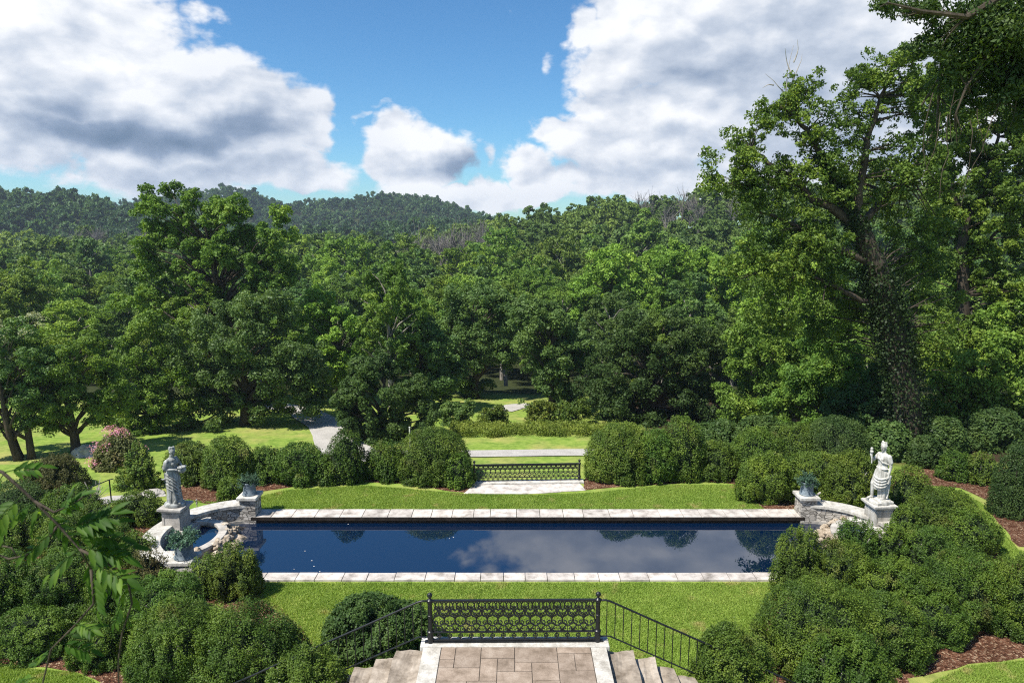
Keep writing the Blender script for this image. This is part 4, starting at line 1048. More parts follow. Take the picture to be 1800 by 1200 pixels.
# ------------------------------------------------------------------ shrubs
def bush(px, ptop, pbase, hw, label, mat='box', n=9000, leaf=.06, z0=0.0, seed=None, name='boxwood', cat='shrub', group='clipped shrubs round the pool', depth=.8, lump=.30, cone=0.0, rag=.0, flower=None, tilt=0.0, jit=.75):
    """mounded shrub: leaf shell over many small lobes; base point on the ground, size from how it is seen"""
    b = G(px, pbase, z0); sc_ = ppm(b.y, z0)
    rx = hw / sc_; ry = rx * depth; cy = b.y + ry * (.85 if pbase > 900 else 1.15)
    rx = hw / ppm(cy, z0)
    c = at(px, ptop, cy); ztop = max(c.z, z0 + .35); cx = at(px, (ptop + pbase) / 2, cy).x
    hgt = ztop - z0
    seed = seed if seed is not None else int(px * 7 + ptop)
    r = np.random.default_rng(seed)
    root = empty(name, (cx, cy, z0), label, cat, group)
    nb = int(26 + 22 * min(3.0, rx * hgt)); Cb = rand_dirs(nb, r); Cb[:, 2] = np.abs(Cb[:, 2]); sb = lump * r.uniform(.6, 1.5, nb) * 1.2
    C2 = rand_dirs(nb * 5, r); C2[:, 2] = np.abs(C2[:, 2]); mound = pbase > 1110; amp = (.30 if mound else .38) + rag; sk = r.normal(size=3) * .10
    def surf(d):
        """lumpy dome: radius factor and normal tilt for unit directions"""
        q = np.linalg.norm(d[:, None, :] - Cb[None], axis=2) / sb[None]; h1 = np.sqrt(np.clip(1 - q * q, 0, 1)); k1 = h1.argmax(1); h1 = h1.max(1)
        q = np.linalg.norm(d[:, None, :] - C2[None], axis=2) / (lump * .40); h2 = np.sqrt(np.clip(1 - q * q, 0, 1)).max(1)
        rad = 1 - amp + amp * h1 + (.13 if mound else .19) * (h2 - .7) + (d @ sk)
        nrm = d + (d - Cb[k1]) / sb[k1][:, None] * 1.3 * (h1 > 0)[:, None]
        return rad, nrm, h2
    def place(d, rad):
        dz_ = np.clip(d[:, 2], 0, 1); hz = np.sqrt(np.maximum(1e-9, d[:, 0] ** 2 + d[:, 1] ** 2)); p_ = 2.35
        k = (hz ** p_ + dz_ ** p_) ** (-1 / p_); k = k * (1 - cone * np.clip(dz_, 0, 1) * hz * 1.1)
        return np.stack([d[:, 0] * k * rx * rad + tilt * dz_, d[:, 1] * k * ry * rad, .03 + dz_ * k * hgt * (rad * .5 + .5 * np.minimum(rad, 1)) * .985], 1)
    d = rand_dirs(n, r); d[:, 2] = np.abs(d[:, 2]) * r.uniform(.0, 1, n) ** .25
    d /= np.linalg.norm(d, axis=1)[:, None]
    rad, nrm, tuft = surf(d); depth_ = np.where(r.random(n) < .22, r.uniform(.80, .93, n), r.uniform(.92, 1.05, n)); depth_ += (r.random(n) < .06) * r.uniform(0, .10, n)
    kp = r.random(n) < .12 + .88 * np.clip((tuft - .15) / .6, 0, 1) ** 1.3; d, rad, nrm, depth_, tuft = d[kp], rad[kp], nrm[kp], depth_[kp], tuft[kp]; n = len(d)
    P = place(d, rad * depth_); P += r.normal(size=P.shape) * leaf * .25; P[:, 2] = np.maximum(P[:, 2], .02)
    t = r.random(n) * .6 + .4 * (np.sin(P[:, 0] * 5 + P[:, 2] * 7 + seed) * .5 + .5)
    V = leaf_quads(P, nrm + np.array([0, 0, .25]), leaf, r, jit, 1.5)
    link('foliage', leaf_mesh('foliage', V, t, LM[mat]), root)
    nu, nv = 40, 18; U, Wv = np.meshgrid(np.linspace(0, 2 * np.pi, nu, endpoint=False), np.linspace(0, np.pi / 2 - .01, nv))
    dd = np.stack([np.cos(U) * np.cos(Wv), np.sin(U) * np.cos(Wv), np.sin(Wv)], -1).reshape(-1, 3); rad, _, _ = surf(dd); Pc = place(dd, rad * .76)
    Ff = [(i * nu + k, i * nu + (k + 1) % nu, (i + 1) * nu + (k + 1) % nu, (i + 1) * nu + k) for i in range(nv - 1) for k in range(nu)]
    link('shade_core', mesh_np('shade_core', Pc, Ff, CORE, smooth=True), root)  # solid dark shell that fills the leaf gaps with painted shade
    cl = np.concatenate([place(Cb, np.full(nb, .9)), (sb * min(rx, hgt) * .8)[:, None]], 1); cl = np.concatenate([cl, cl[:6]])
    m = MB()       # woody frame inside
    for k in range(5):
        a = k * 1.26; m_ = [(0.04 * math.cos(a), .04 * math.sin(a), -.05), (rx * .25 * math.cos(a), ry * .25 * math.sin(a), hgt * .3), (rx * .55 * math.cos(a + .3), ry * .55 * math.sin(a + .3), hgt * .62)]
        m.tube(m_, [.035, .025, .012], 5)
    m.build('stem', BARKG if mat in ('box', 'boxlime') else BARK, root)
    if flower:
        fm, nf, fl = flower; k = r.choice(len(cl) - 6, max(3, int(nb * .35)), replace=False); C2 = cl[k].copy(); C2[:, 2] += C2[:, 3] * .5; C2[:, 3] *= .75
        V, t = clump_leaves(C2, nf, fl, r, bottom=.1, cull=False); link('blossom', leaf_mesh('blossom', V, t, LM[fm]), root)
    return root
def density(px, pbase, hw, ptop, k=1.0): return int(k * (hw * 2) * (pbase - ptop) * 1.6)
B = [
 # behind the pool, left to right
 (338, 776, 858, 46, 'dark green shrub directly behind the grey statue to its right', 'box', 1),
 (398, 768, 866, 46, 'tall light-topped boxwood behind the far left planter', 'box', 1),
 (409, 832, 890, 30, 'small yellow-green bush on the lawn just left of the far left planter', 'boxlime', 1),
 (473, 774, 856, 42, 'grey-green boxwood behind and right of the far left planter', 'box', 1),
 (528, 782, 862, 50, 'low broad boxwood second in the row right of the far left planter', 'box', 1),
 (575, 800, 858, 34, 'narrow low boxwood wedged in the middle of the far left row', 'box', 1),
 (613, 766, 858, 34, 'dark upright boxwood in front of the curving gravel road', 'box', 1),
 (680, 770, 854, 40, 'squarish dark boxwood left of the white post', 'box', 1),
 (762, 762, 862, 62, 'large pointed shrub at the left side of the far iron gate', 'boxlime', 1.2),
 (806, 800, 864, 28, 'small dark shrub touching the left post of the far iron gate', 'box', 1),
 (1085, 748, 858, 62, 'large loose shrub at the right side of the far iron gate', 'boxlime', 1.2),
 (1148, 760, 858, 46, 'dark middle shrub of the far right row', 'box', 1),
 (1196, 742, 852, 42, 'tall shrub with lighter top in the far right row', 'boxlime', 1),
 (1254, 776, 850, 42, 'brownish-green shrub at the right end of the far lawn', 'box', 1),
 (1340, 792, 896, 52, 'big round blue-green boxwood at the far right end of the pool coping', 'box', 1.2),
 (1330, 752, 850, 52, 'shrub rising behind the round blue-green boxwood', 'box', 1),
 (1395, 736, 820, 58, 'tall dark shrub behind the far right planter', 'box', 1),
 (1440, 802, 884, 52, 'bushy shrub just right of the far right planter', 'boxlime', 1),
 (1496, 788, 900, 52, 'yellow-green shrub behind the right curved wall', 'boxlime', 1),
 (1400, 790, 870, 40, 'shrub directly behind the far right planter', 'box', 1),
 (1470, 735, 830, 60, 'dark shrub mass behind the shrubs of the right curved wall', 'dark', 1),
 # right of the white statue
 (1590, 826, 925, 40, 'upright shrub hugging the right side of the white statue', 'boxlime', 1),
 (1645, 858, 965, 66, 'rounded boxwood right of the white pedestal', 'box', 1),
 (1700, 900, 985, 56, 'dark rounded boxwood beside the grass path on the right', 'box', 1),
 (1625, 920, 1010, 58, 'broad boxwood in front of the white pedestal to its right', 'box', 1.1),
 (1506, 905, 1010, 42, 'boxwood below the white pedestal hiding part of the right basin', 'box', 1.1),
 (1592, 888, 975, 30, 'low boxwood tucked against the right foot of the white pedestal', 'boxlime', 1.0),
 (1562, 922, 1005, 36, 'little boxwood directly in front of the white pedestal', 'box', 1.0),
 (1405, 918, 1052, 44, 'tall narrow shrub standing over the near right corner of the pool', 'boxlime', 1.2),
 (1475, 958, 1070, 62, 'boxwood between the tall narrow shrub and the right basin', 'box', 1.1),
 (1570, 968, 1100, 86, 'wide flat-topped boxwood in the middle of the right shrubbery', 'box', 1.2),
 (1685, 972, 1118, 84, 'wide boxwood second from the right edge in the right shrubbery', 'box', 1.2),
 (1790, 975, 1128, 76, 'boxwood cut by the right edge of the photo', 'box', 1.2),
 (1430, 1032, 1215, 108, 'largest boxwood of the right foreground beside the near lawn', 'box', 1.3),
 (1545, 1052, 1180, 84, 'boxwood with bare twigs at its base in the right foreground', 'box', 1.2),
 (1650, 1055, 1150, 60, 'low boxwood above the bare mulch in the right foreground', 'box', 1),
 (1490, 1110, 1290, 84, 'dark boxwood at the bottom edge next to the right mulch bed', 'box', 1.2),
 (1274, 1112, 1300, 76, 'small light green boxwood at the foot of the right stair railing', 'boxlime', 1.2),
 # far right beyond the grass path
 (1682, 784, 852, 34, 'leafy shrub beyond the right grass path, left of its neighbour', 'box', 1),
 (1726, 796, 858, 28, 'smaller leafy shrub beyond the right grass path, beside a dark hedge', 'boxlime', 1),
 (1788, 772, 915, 42, 'tall dark hedge bush at the right edge beyond the grass path', 'dark', 1),
 # left side
 (84, 788, 880, 56, 'grey-brown rounded shrub standing before the left-hand lawn trees', 'myrtle', 1),
 (36, 846, 930, 62, 'dark shrub at the left edge behind the vine leaves', 'dark', 1),
 (128, 850, 930, 52, 'dark green shrub below the grey-brown rounded one', 'box', 1),
 (245, 866, 928, 44, 'low olive shrub left of the grey pedestal', 'box', 1),
 (182, 882, 945, 44, 'low dark shrub two places left of the grey pedestal', 'box', 1),
 (262, 958, 1040, 34, 'thin brownish-green shrub before the near left planter', 'myrtle', .7),
 (245, 935, 1000, 36, 'sparse low shrub in the mulch below the grey pedestal', 'boxlime', .6),
 (372, 984, 1056, 42, 'loose boxwood in front of the near left planter', 'boxlime', 1),
 (414, 952, 1062, 46, 'loose light green boxwood at the near left corner of the pool', 'boxlime', 1.1),
 (436, 980, 1050, 28, 'small boxwood edge overhanging the near left coping', 'boxlime', 1),
 (30, 890, 985, 62, 'boxwood at the left edge under the arching vine', 'box', 1.1),
 (120, 905, 990, 50, 'boxwood in the middle of the hanging vine leaves', 'box', 1.1),
 (196, 915, 1000, 46, 'olive boxwood between the vine leaves and the grey pedestal', 'boxlime', 1.0),
 # left foreground
 (95, 975, 1110, 84, 'dark boxwood behind the hanging vine on the left', 'box', 1.2),
 (5, 985, 1120, 62, 'boxwood cut by the left edge of the photo', 'box', 1.2),
 (205, 1000, 1120, 66, 'boxwood right of the hanging vine stem', 'box', 1.1),
 (300, 1012, 1140, 80, 'rounded boxwood in the left foreground below the near left planter', 'box', 1.2),
 (60, 1075, 1168, 70, 'low boxwood along the mulch edge at the bottom left', 'box', 1.1),
 (165, 1090, 1185, 60, 'low light boxwood beside the mulch at the bottom left', 'box', 1.1),
 (300, 1050, 1262, 100, 'big smooth boxwood mound at the bottom left', 'box', 1.3),
 (420, 1062, 1262, 104, 'big boxwood mound nearest the near lawn on the left', 'box', 1.3),
 (490, 1085, 1220, 62, 'shoulder of boxwood bordering the near lawn on the left', 'box', 1.1),
 (530, 1112, 1330, 84, 'light green round boxwood at the foot of the left stair railing', 'boxlime', 1.3),
 (645, 1050, 1168, 82, 'dark glossy shrub behind the left stair railing', 'dark', 1.2),
 (715, 1062, 1150, 52, 'dark glossy shrub directly behind the left half of the terrace gate', 'dark', 1.1),
]
for i, (px, pt_, pb, hw, lab, mat, k) in enumerate(B):
    b = G(px, pb); lf = max(.034, min(.085, 3.0 / ppm(b.y) * .85))
    if mat == 'dark' and pb > 1100: lf *= 1.5
    n = int(min(62000, max(5000, k * hw * (pb - pt_) * 4.6 * (1.0 if mat != 'dark' else .8))))
    bush(px, pt_, pb, hw, lab, mat, n=n, leaf=lf, seed=100 + i, lump=.26 if pb > 1000 else .30)
bush(245, 774, 868, 42, 'dense cone-shaped dwarf spruce left of the grey statue', 'spruce', n=30000, leaf=.05, name='dwarf_spruce', cat='conifer', group=None, cone=.45, lump=.16, seed=61)
bush(205, 765, 850, 44, 'crape myrtle bush with pink blossoms behind the cone-shaped spruce', 'myrtle', n=11000, leaf=.085, name='crape_myrtle', cat='flowering shrub', group=None, lump=.36, rag=.08, flower=('pink', 900, .06), z0=-.4, seed=62)

def twiggy(px, ptop, pbase, label, n=34, seed=1, spread=.6):
    b = G(px, pbase); t = at(px, ptop, b.y); h = t.z; r = np.random.default_rng(seed)
    m = MB()
    for k in range(n):
        a = r.uniform(0, 6.28); q = r.uniform(.3, 1) * spread
        m.tube([(0, 0, 0), (math.cos(a) * q * .5, math.sin(a) * q * .5, h * .45), (math.cos(a + .4) * q, math.sin(a + .4) * q, h * r.uniform(.5, 1))], [.02, .012, .005], 4)
    tag(m.build('bare_shrub', BARKG, None, loc=b), label, 'shrub')
twiggy(158, 850, 895, 'leafless grey-brown twiggy shrub beside the small iron handrail', 60, 3, .75)

# ------------------------------------------------------------------ small things in the garden
def handrail():
    a, b = G(161, 893), G(196, 882); root = empty('garden_handrail', a, 'short black iron handrail by the stone path left of the spruce', 'handrail')
    d = b - a
    for p in (Vector((0, 0, 0)), d):
        m = MB(); m.tube([p, p + Vector((0, 0, .78 if p.length > .1 else .70))], .022, 8); m.build('post', IRON, root)
    m = MB(); m.tube([Vector((-.55, -.2, .52)), Vector((0, 0, .70)), d + Vector((0, 0, .78)), d + Vector((.12, .03, .80))], .018, 8); m.build('handrail', IRON, root)
handrail()
def garden_light(p, h, label, head_=False):
    root = empty('garden_light', p, label, 'garden light')
    m = MB(); m.tube([(0, 0, 0), (0, 0, h)], .016, 8); m.build('stake', BARKG if not head_ else IRON, root)
    m = MB()
    if head_: m.tube([(-.02, -.02, h), (.09, .03, h + .05)], .035, 10)
    else:
        m.lathe([(.01, h - .12), (.03, h - .11), (.03, h - .07), (.02, h - .05), (.02, h), (.035, h + .005), (.03, h + .03), (.01, h + .045)], 12)
    m.build('lamp_head', BARKG, root)
garden_light(G(347, 899), .38, 'thin stake light on the lawn between the grey statue and the far left planter')
garden_light(G(1436, 890), .42, 'spot light on a stake behind the right curved wall', True)
p = ray_ground(721, 800, 25); m = MB(); m.box((0, 0, .8), (.06, .06, 1.6)); m.box((0, 0, 1.62), (.08, .08, .04)); tag(m.build('white_post', WHITEPAINT, None, loc=p), 'weathered white post behind the squarish dark boxwood', 'post')
def boulder(p, s, label, seed=0):
    bm = bmesh.new(); bmesh.ops.create_icosphere(bm, subdivisions=4, radius=1)
    from mathutils import noise
    for v in bm.verts: v.co *= 1 + noise.fractal(v.co * .9 + Vector((seed, 0, 0)), 1, 2, 4) * .35
    me_ = bpy.data.meshes.new('boulder'); bm.to_mesh(me_); bm.free(); me_.materials.append(LIME)
    o = link('boulder', me_, None, p); o.scale = s; tag(o, label, 'boulder')
boulder(ray_ground(157, 800, 26), (.9, .7, .6), 'pale boulder partly hidden by the pink-flowering shrub')
boulder(G(268, 868), (.42, .3, .16), 'flat pale stone at the foot of the cone-shaped spruce', 4)
# flecks floating on the pool
r = np.random.default_rng(4)
for i, (a, b) in enumerate([(536, 968), (548, 985), (517, 1000), (552, 995), (562, 1004), (612, 921), (790, 946), (797, 944)]):
    q = G(a, b, WZ); s = .008 + .010 * r.random(); an = r.uniform(0, 6, 1)[0]
    V = [(s * math.cos(an + k * 1.257) * (1 if k % 2 else 1.4), s * math.sin(an + k * 1.257), .004 + .004 * (k % 2)) for k in range(5)]
    m = MB(); m.add(V + [(0, 0, .010)], [(k, (k + 1) % 5, 5) for k in range(5)] + [(4, 3, 2, 1, 0)]); o = m.build('floating_petal', WHITEPAINT, None, loc=q)
    tag(o, 'tiny white petal floating on the dark water of the long pool', 'petal', 'petals floating on the pool')

# ------------------------------------------------------------------ grass blades
def grass(name, poly_px, n, seed, h=(.025, .055), mat=BLADE, z=0.0, w=.010, kind='stuff', label='short mown lawn grass', cat='grass'):
    P = np.array([G(a, b, z)[:2] for a, b in poly_px]); r = np.random.default_rng(seed)
    lo, hi = P.min(0), P.max(0); q = r.uniform(lo, hi, size=(n * 2, 2))
    ins = np.zeros(len(q), bool); j = len(P) - 1
    for i in range(len(P)):
        xi, yi, xj, yj = *P[i], *P[j]; c = ((yi > q[:, 1]) != (yj > q[:, 1])) & (q[:, 0] < (xj - xi) * (q[:, 1] - yi) / (yj - yi + 1e-12) + xi); ins ^= c; j = i
    q = q[ins][:n]; n = len(q); a = r.uniform(0, 6.283, n); hh = r.uniform(*h, n); ln = r.normal(size=(n, 2)) * hh[:, None] * .5
    z_ = terrain(q[:, 0], q[:, 1]); V = np.zeros((n, 3, 3)); dx_, dy_ = np.cos(a) * w, np.sin(a) * w
    V[:, 0] = np.stack([q[:, 0] - dx_, q[:, 1] - dy_, z_], 1); V[:, 1] = np.stack([q[:, 0] + dx_, q[:, 1] + dy_, z_], 1)
    V[:, 2] = np.stack([q[:, 0] + ln[:, 0], q[:, 1] + ln[:, 1], z_ + hh], 1)
    o = link(name, mesh_np(name, V.reshape(-1, 3), np.arange(n * 3).reshape(-1, 3), mat, r.random(n))); tag(o, label, cat, kind=kind)
grass('lawn_grass', [(470, 1024), (1362, 1024), (1380, 1060), (1300, 1150), (1180, 1200), (600, 1200), (520, 1110), (455, 1050)], 170000, 1, label='short mown grass of the lawn between the pool and the gate')
grass('lawn_grass', [(320, 884), (425, 880), (470, 897), (1390, 897), (1345, 896), (1290, 852), (1180, 852), (1040, 866), (940, 870), (820, 868), (640, 853), (500, 862), (430, 880), (400, 890), (330, 878)], 120000, 2, w=.012, label='short mown grass of the lawn beyond the pool')

grass('lawn_grass', [(1640, 1198), (1700, 1170), (1850, 1156), (1950, 1230), (1600, 1240)], 26000, 3, label='grass in the bottom right corner beyond the mulch')
grass('lawn_grass', [(-60, 1172), (0, 1171), (135, 1182), (205, 1220), (220, 1270), (-60, 1270)], 26000, 4, label='grass in the bottom left corner beyond the mulch')
grass('lawn_grass', [(1600, 858), (1690, 862), (1733, 890), (1745, 915), (1790, 966), (1850, 985), (1900, 1000), (1768, 990), (1742, 930), (1625, 868)], 26000, 5, w=.012, label='grass path on the right between the shrubs')
# ------------------------------------------------------------------ trees
# big left group
def T(px, base_y_dist, ells, **kw):
    D = base_y_dist; E = E_px(ells, D); b = at(px, 700, D); b = Vector((b.x, D, tz(b.x, D)))
    return b, E
def plant(label, px, D, ells, mat, **kw):
    b, E = T(px, D, ells); return hero_tree(kw.pop('name', 'broadleaf_tree'), label, b, E, mat, **kw)
plant('tallest tree left of centre, crown split into several leafy spires above the skyline', 395, 52,
      [(278, 372, 40, 52), (352, 372, 46, 48), (408, 400, 46, 62), (488, 412, 44, 58), (300, 455, 70, 70), (390, 480, 90, 80), (480, 490, 62, 70), (260, 540, 55, 60), (350, 560, 100, 70), (300, 400, 40, 50), (450, 440, 50, 60)],
      'tree', nclump=190, rc=(.5, .95), nleaf=85000, leaf=.20, trunk_r=.42, seed=11, shell=(.4, .98))
plant('dense dark green tree standing in front of the tallest left tree', 428, 45,
      [(440, 600, 90, 75), (370, 620, 80, 70), (500, 640, 60, 65), (440, 680, 125, 60), (440, 728, 118, 34), (360, 735, 70, 30), (340, 690, 70, 55), (530, 690, 55, 50), (450, 560, 60, 45)],
      'oak', nclump=95, rc=(.7, 1.25), nleaf=80000, leaf=.17, trunk_r=.34, seed=12)
plant('medium tree with grey-green leaves between the left lawn tree and the dense dark tree', 262, 43,
      [(250, 640, 50, 60), (225, 690, 50, 50), (285, 700, 55, 60), (262, 590, 36, 34), (250, 738, 66, 28)], 'tree', nclump=55, rc=(.6, 1.0), nleaf=36000, leaf=.16, trunk_r=.2, seed=13, stems=2)
bt = ray_ground(124, 795)
plant('spreading tree with a single dark trunk on the left-hand lawn', 124, bt.y,
      [(115, 640, 78, 58), (60, 670, 50, 52), (170, 675, 56, 60), (110, 716, 92, 40), (70, 620, 36, 30), (196, 716, 36, 34)], 'tree', nclump=75, rc=(.5, .85), nleaf=60000, leaf=.13, trunk_r=.27, seed=14, fork=.4, bottom=.8)
bt = ray_ground(28, 806)
plant('multi-stemmed tree with cream flower tips at the left edge', 28, bt.y,
      [(20, 620, 80, 54), (-50, 650, 80, 62), (50, 670, 50, 44), (10, 716, 80, 40)], 'oak', nclump=65, rc=(.5, .8), nleaf=42000, leaf=.12, trunk_r=.34, seed=15, stems=3, bottom=.8, name='crape_myrtle_tree')
b_ = bpy.context.scene.objects
myr = [o for o in b_ if o.name.startswith('crape_myrtle_tree')][0]
E = E_px([(25, 578, 75, 26), (-45, 596, 70, 30)], bt.y); r = np.random.default_rng(3)
Cc = ell_clumps([(e[0] - myr.location.x, e[1] - myr.location.y, e[2] - myr.location.z, *e[3:]) for e in E], 40, (.25, .45), r, .1, (.6, 1.05))
V, t = clump_leaves(Cc, 2600, .09, r, bottom=.1); link('blossom', leaf_mesh('blossom', V, t, LM['cream']), myr)

plant('shaggy dark tree beside the curving gravel road, centre left', 676, 40.5,
      [(672, 690, 78, 66), (640, 720, 50, 60), (715, 735, 56, 52), (655, 662, 46, 34), (690, 770, 60, 26), (610, 710, 26, 34)], 'dark', nclump=75, rc=(.5, .9), nleaf=60000, leaf=.15, trunk_r=.28, seed=16, bottom=.9)
plant('yellowish-green tree between the tallest left tree and the shaggy dark tree', 596, 53,
      [(596, 600, 58, 60), (570, 660, 40, 55), (630, 650, 40, 50), (560, 550, 34, 40)], 'lime', nclump=50, rc=(.7, 1.1), nleaf=30000, leaf=.2, trunk_r=.25, seed=17)
plant('bright-leaved tree behind the shaggy dark tree', 735, 50,
      [(740, 620, 60, 56), (700, 600, 46, 46), (780, 650, 40, 55), (745, 690, 46, 40)], 'oak', nclump=52, rc=(.7, 1.1), nleaf=34000, leaf=.19, trunk_r=.25, seed=18)
plant('tall dark oak just left of the black gap in the woodland edge', 835, 56,
      [(845, 545, 66, 56), (800, 600, 54, 50), (872, 600, 40, 56), (830, 650, 44, 50)], 'oak', nclump=62, rc=(.8, 1.25), nleaf=42000, leaf=.2, trunk_r=.33, seed=19)
plant('grey-green tree right of the black gap in the woodland edge', 968, 50,
      [(965, 600, 52, 60), (990, 660, 44, 50), (940, 560, 40, 40), (975, 710, 50, 36), (1010, 620, 36, 50)], 'oak', nclump=55, rc=(.7, 1.1), nleaf=38000, leaf=.19, trunk_r=.28, seed=20, bottom=.8)
plant('broad domed dark oak right of centre', 1150, 47,
      [(1150, 620, 92, 72), (1085, 660, 66, 70), (1215, 640, 66, 72), (1150, 700, 118, 56), (1230, 715, 60, 50), (1075, 720, 52, 44)], 'dark', nclump=110, rc=(.75, 1.2), nleaf=85000, leaf=.17, trunk_r=.42, seed=21, bottom=.8)
plant('lime green tree top, leftmost of the bright crowns above the domed oak', 1075, 82,
      [(1070, 500, 62, 56), (1040, 545, 50, 50), (1100, 540, 50, 50)], 'lime', nclump=45, rc=(1.1, 1.7), nleaf=20000, leaf=.34, trunk_r=.3, seed=22)
plant('lime green tree top, middle of the bright crowns above the domed oak', 1170, 84,
      [(1170, 490, 58, 56), (1150, 540, 60, 50), (1200, 530, 40, 50)], 'lime', nclump=45, rc=(1.1, 1.7), nleaf=20000, leaf=.34, trunk_r=.3, seed=23)
plant('lime green tree top, rightmost of the bright crowns above the domed oak', 1262, 80,
      [(1255, 500, 58, 60), (1290, 550, 50, 50), (1230, 560, 50, 50)], 'lime', nclump=45, rc=(1.1, 1.7), nleaf=20000, leaf=.34, trunk_r=.3, seed=24)
plant('bushy tree at the left foot of the big leaning tree', 1340, 39,
      [(1345, 620, 62, 66), (1310, 680, 44, 60), (1390, 680, 56, 66), (1340, 725, 70, 40)], 'tree', nclump=70, rc=(.6, 1.0), nleaf=52000, leaf=.16, trunk_r=.25, seed=25, bottom=.8)
plant('mid-green understorey tree in front of the big leaning trunk', 1450, 33,
      [(1450, 660, 66, 66), (1420, 720, 66, 44), (1500, 710, 50, 50), (1460, 600, 50, 46)], 'tree', nclump=70, rc=(.5, .85), nleaf=56000, leaf=.135, trunk_r=.2, seed=26, bottom=.9)
plant('glossy magnolia with pale leaf backs under the big leaning tree', 1530, 29.5,
      [(1520, 720, 60, 44), (1560, 680, 34, 44), (1500, 760, 50, 26)], 'dark', nclump=42, rc=(.4, .7), nleaf=22000, leaf=.15, trunk_r=.14, seed=27, bottom=.9, name='magnolia')
plant('dark understorey tree right of the big ivy-clad trunk', 1700, 33,
      [(1700, 640, 80, 66), (1760, 690, 70, 60), (1680, 710, 60, 50), (1790, 600, 60, 70), (1740, 740, 90, 30)], 'tree', nclump=80, rc=(.6, .95), nleaf=60000, leaf=.15, trunk_r=.25, seed=28, bottom=.9)
for k, (px, D, e, lab) in enumerate([(806, 45, [(806, 728, 30, 26)], 'small grey-green bush at the back left of the lower lawn'), (865, 44.5, [(866, 742, 24, 24)], 'small dark cedar bush at the back of the lower lawn, left of the black gap'),
        (955, 46, [(955, 735, 26, 28)], 'olive cedar at the back of the lower lawn, right of the black gap'), (1005, 45.5, [(1005, 735, 28, 30)], 'olive cedar beneath the edge of the domed oak')]):
    plant(lab, px, D, e, 'oak' if k == 0 else 'spruce', nclump=22, rc=(.35, .6), nleaf=9000, leaf=.13, trunk_r=.07, seed=40 + k, bottom=.9, name='cedar_bush', cat='shrub', jitter=.9)

# ------------------------------------------------------------------ the big leaning tree on the right
def skeleton_tree(name, label, base_px, D, limbs, clumps, mat, leaf, nleaf, seed, bark=BARK, ivy=None, cat='tree', base=None, aspect=1.7, ivymat='ivy'):
    r = np.random.default_rng(seed)
    b = base if base is not None else Vector((at(base_px, 800, D).x, D, tz(at(base_px, 800, D).x, D)))
    root = empty(name, b, label, cat)
    mb = MB(); nodes = []
    for pts, r0, r1 in limbs:
        P = [at(p[0], p[1], D + (p[2] if len(p) > 2 else 0)) - b for p in pts]
        # smooth the polyline
        Q = [];
        for i in range(len(P) - 1):
            a0 = P[max(i - 1, 0)]; a1 = P[i]; a2 = P[i + 1]; a3 = P[min(i + 2, len(P) - 1)]
            for k in range(4):
                t = k / 4; Q.append(.5 * ((2 * a1) + (a2 - a0) * t + (2 * a0 - 5 * a1 + 4 * a2 - a3) * t * t + (3 * a1 - a0 - 3 * a2 + a3) * t ** 3))
        Q.append(P[-1]); m = len(Q); Q = [q + Vector(r.normal(size=3)) * .03 for q in Q]
        R_ = [r0 + (r1 - r0) * (i / (m - 1)) for i in range(m)]
        mb.tube(Q, R_, 10); nodes += list(zip(Q, R_))
    C = []
    for c in clumps:
        px_, py_, rx, ry, n = c[:5]; dd = c[5] if len(c) > 5 else 0
        e = E_px([(px_, py_, rx, ry)], D + dd)[0]
        for _ in range(n):
            d = rand_dirs(1, r)[0] * r.uniform(.35, 1)
            C.append((e[0] - b.x + d[0] * e[3], e[1] - b.y + d[1] * e[4], e[2] - b.z + d[2] * e[5], r.uniform(.20, .50) * min(1.2, .55 + e[3] * .35)))
    C = np.array(C)
    V, t = clump_leaves(sprays(C, 4, r, 1.0, (.35, .7)), nleaf, leaf, r, cull=False, bottom=.6, inner=.35, jitter=.9, aspect=aspect, droop=.5)
    link('crown', leaf_mesh('crown', V, t, LM[mat]), root)
    for c in C:
        if r.random() < .55:
            cand = min(nodes, key=lambda q: (q[0] - Vector(c[:3])).length + (0 if q[0].z < c[2] else 1.0))
            limb(mb, cand[0], c[:3], min(.045, cand[1] * .5), .010, r, .06, 4, 4)
    mb.build('trunk', bark, root, smooth=True)
    if ivy:
        P, Nn = [], []
        for pts, rad, n in ivy:
            A = [at(p[0], p[1], D + (p[2] if len(p) > 2 else 0)) - b for p in pts]
            for _ in range(n):
                k = r.integers(len(A) - 1); t = r.random(); c = A[k].lerp(A[k + 1], t); d = rand_dirs(1, r)[0]; d[2] *= .3; d /= np.linalg.norm(d)
                P.append(np.array(c) + d * (rad * r.uniform(.7, 1.45))); Nn.append(d)
        V = leaf_quads(np.array(P), np.array(Nn), .10, r, .9, 1.2, droop=1.0); link('ivy', leaf_mesh('ivy', V, r.random(len(P)), LM[ivymat]), root)
    return root, C
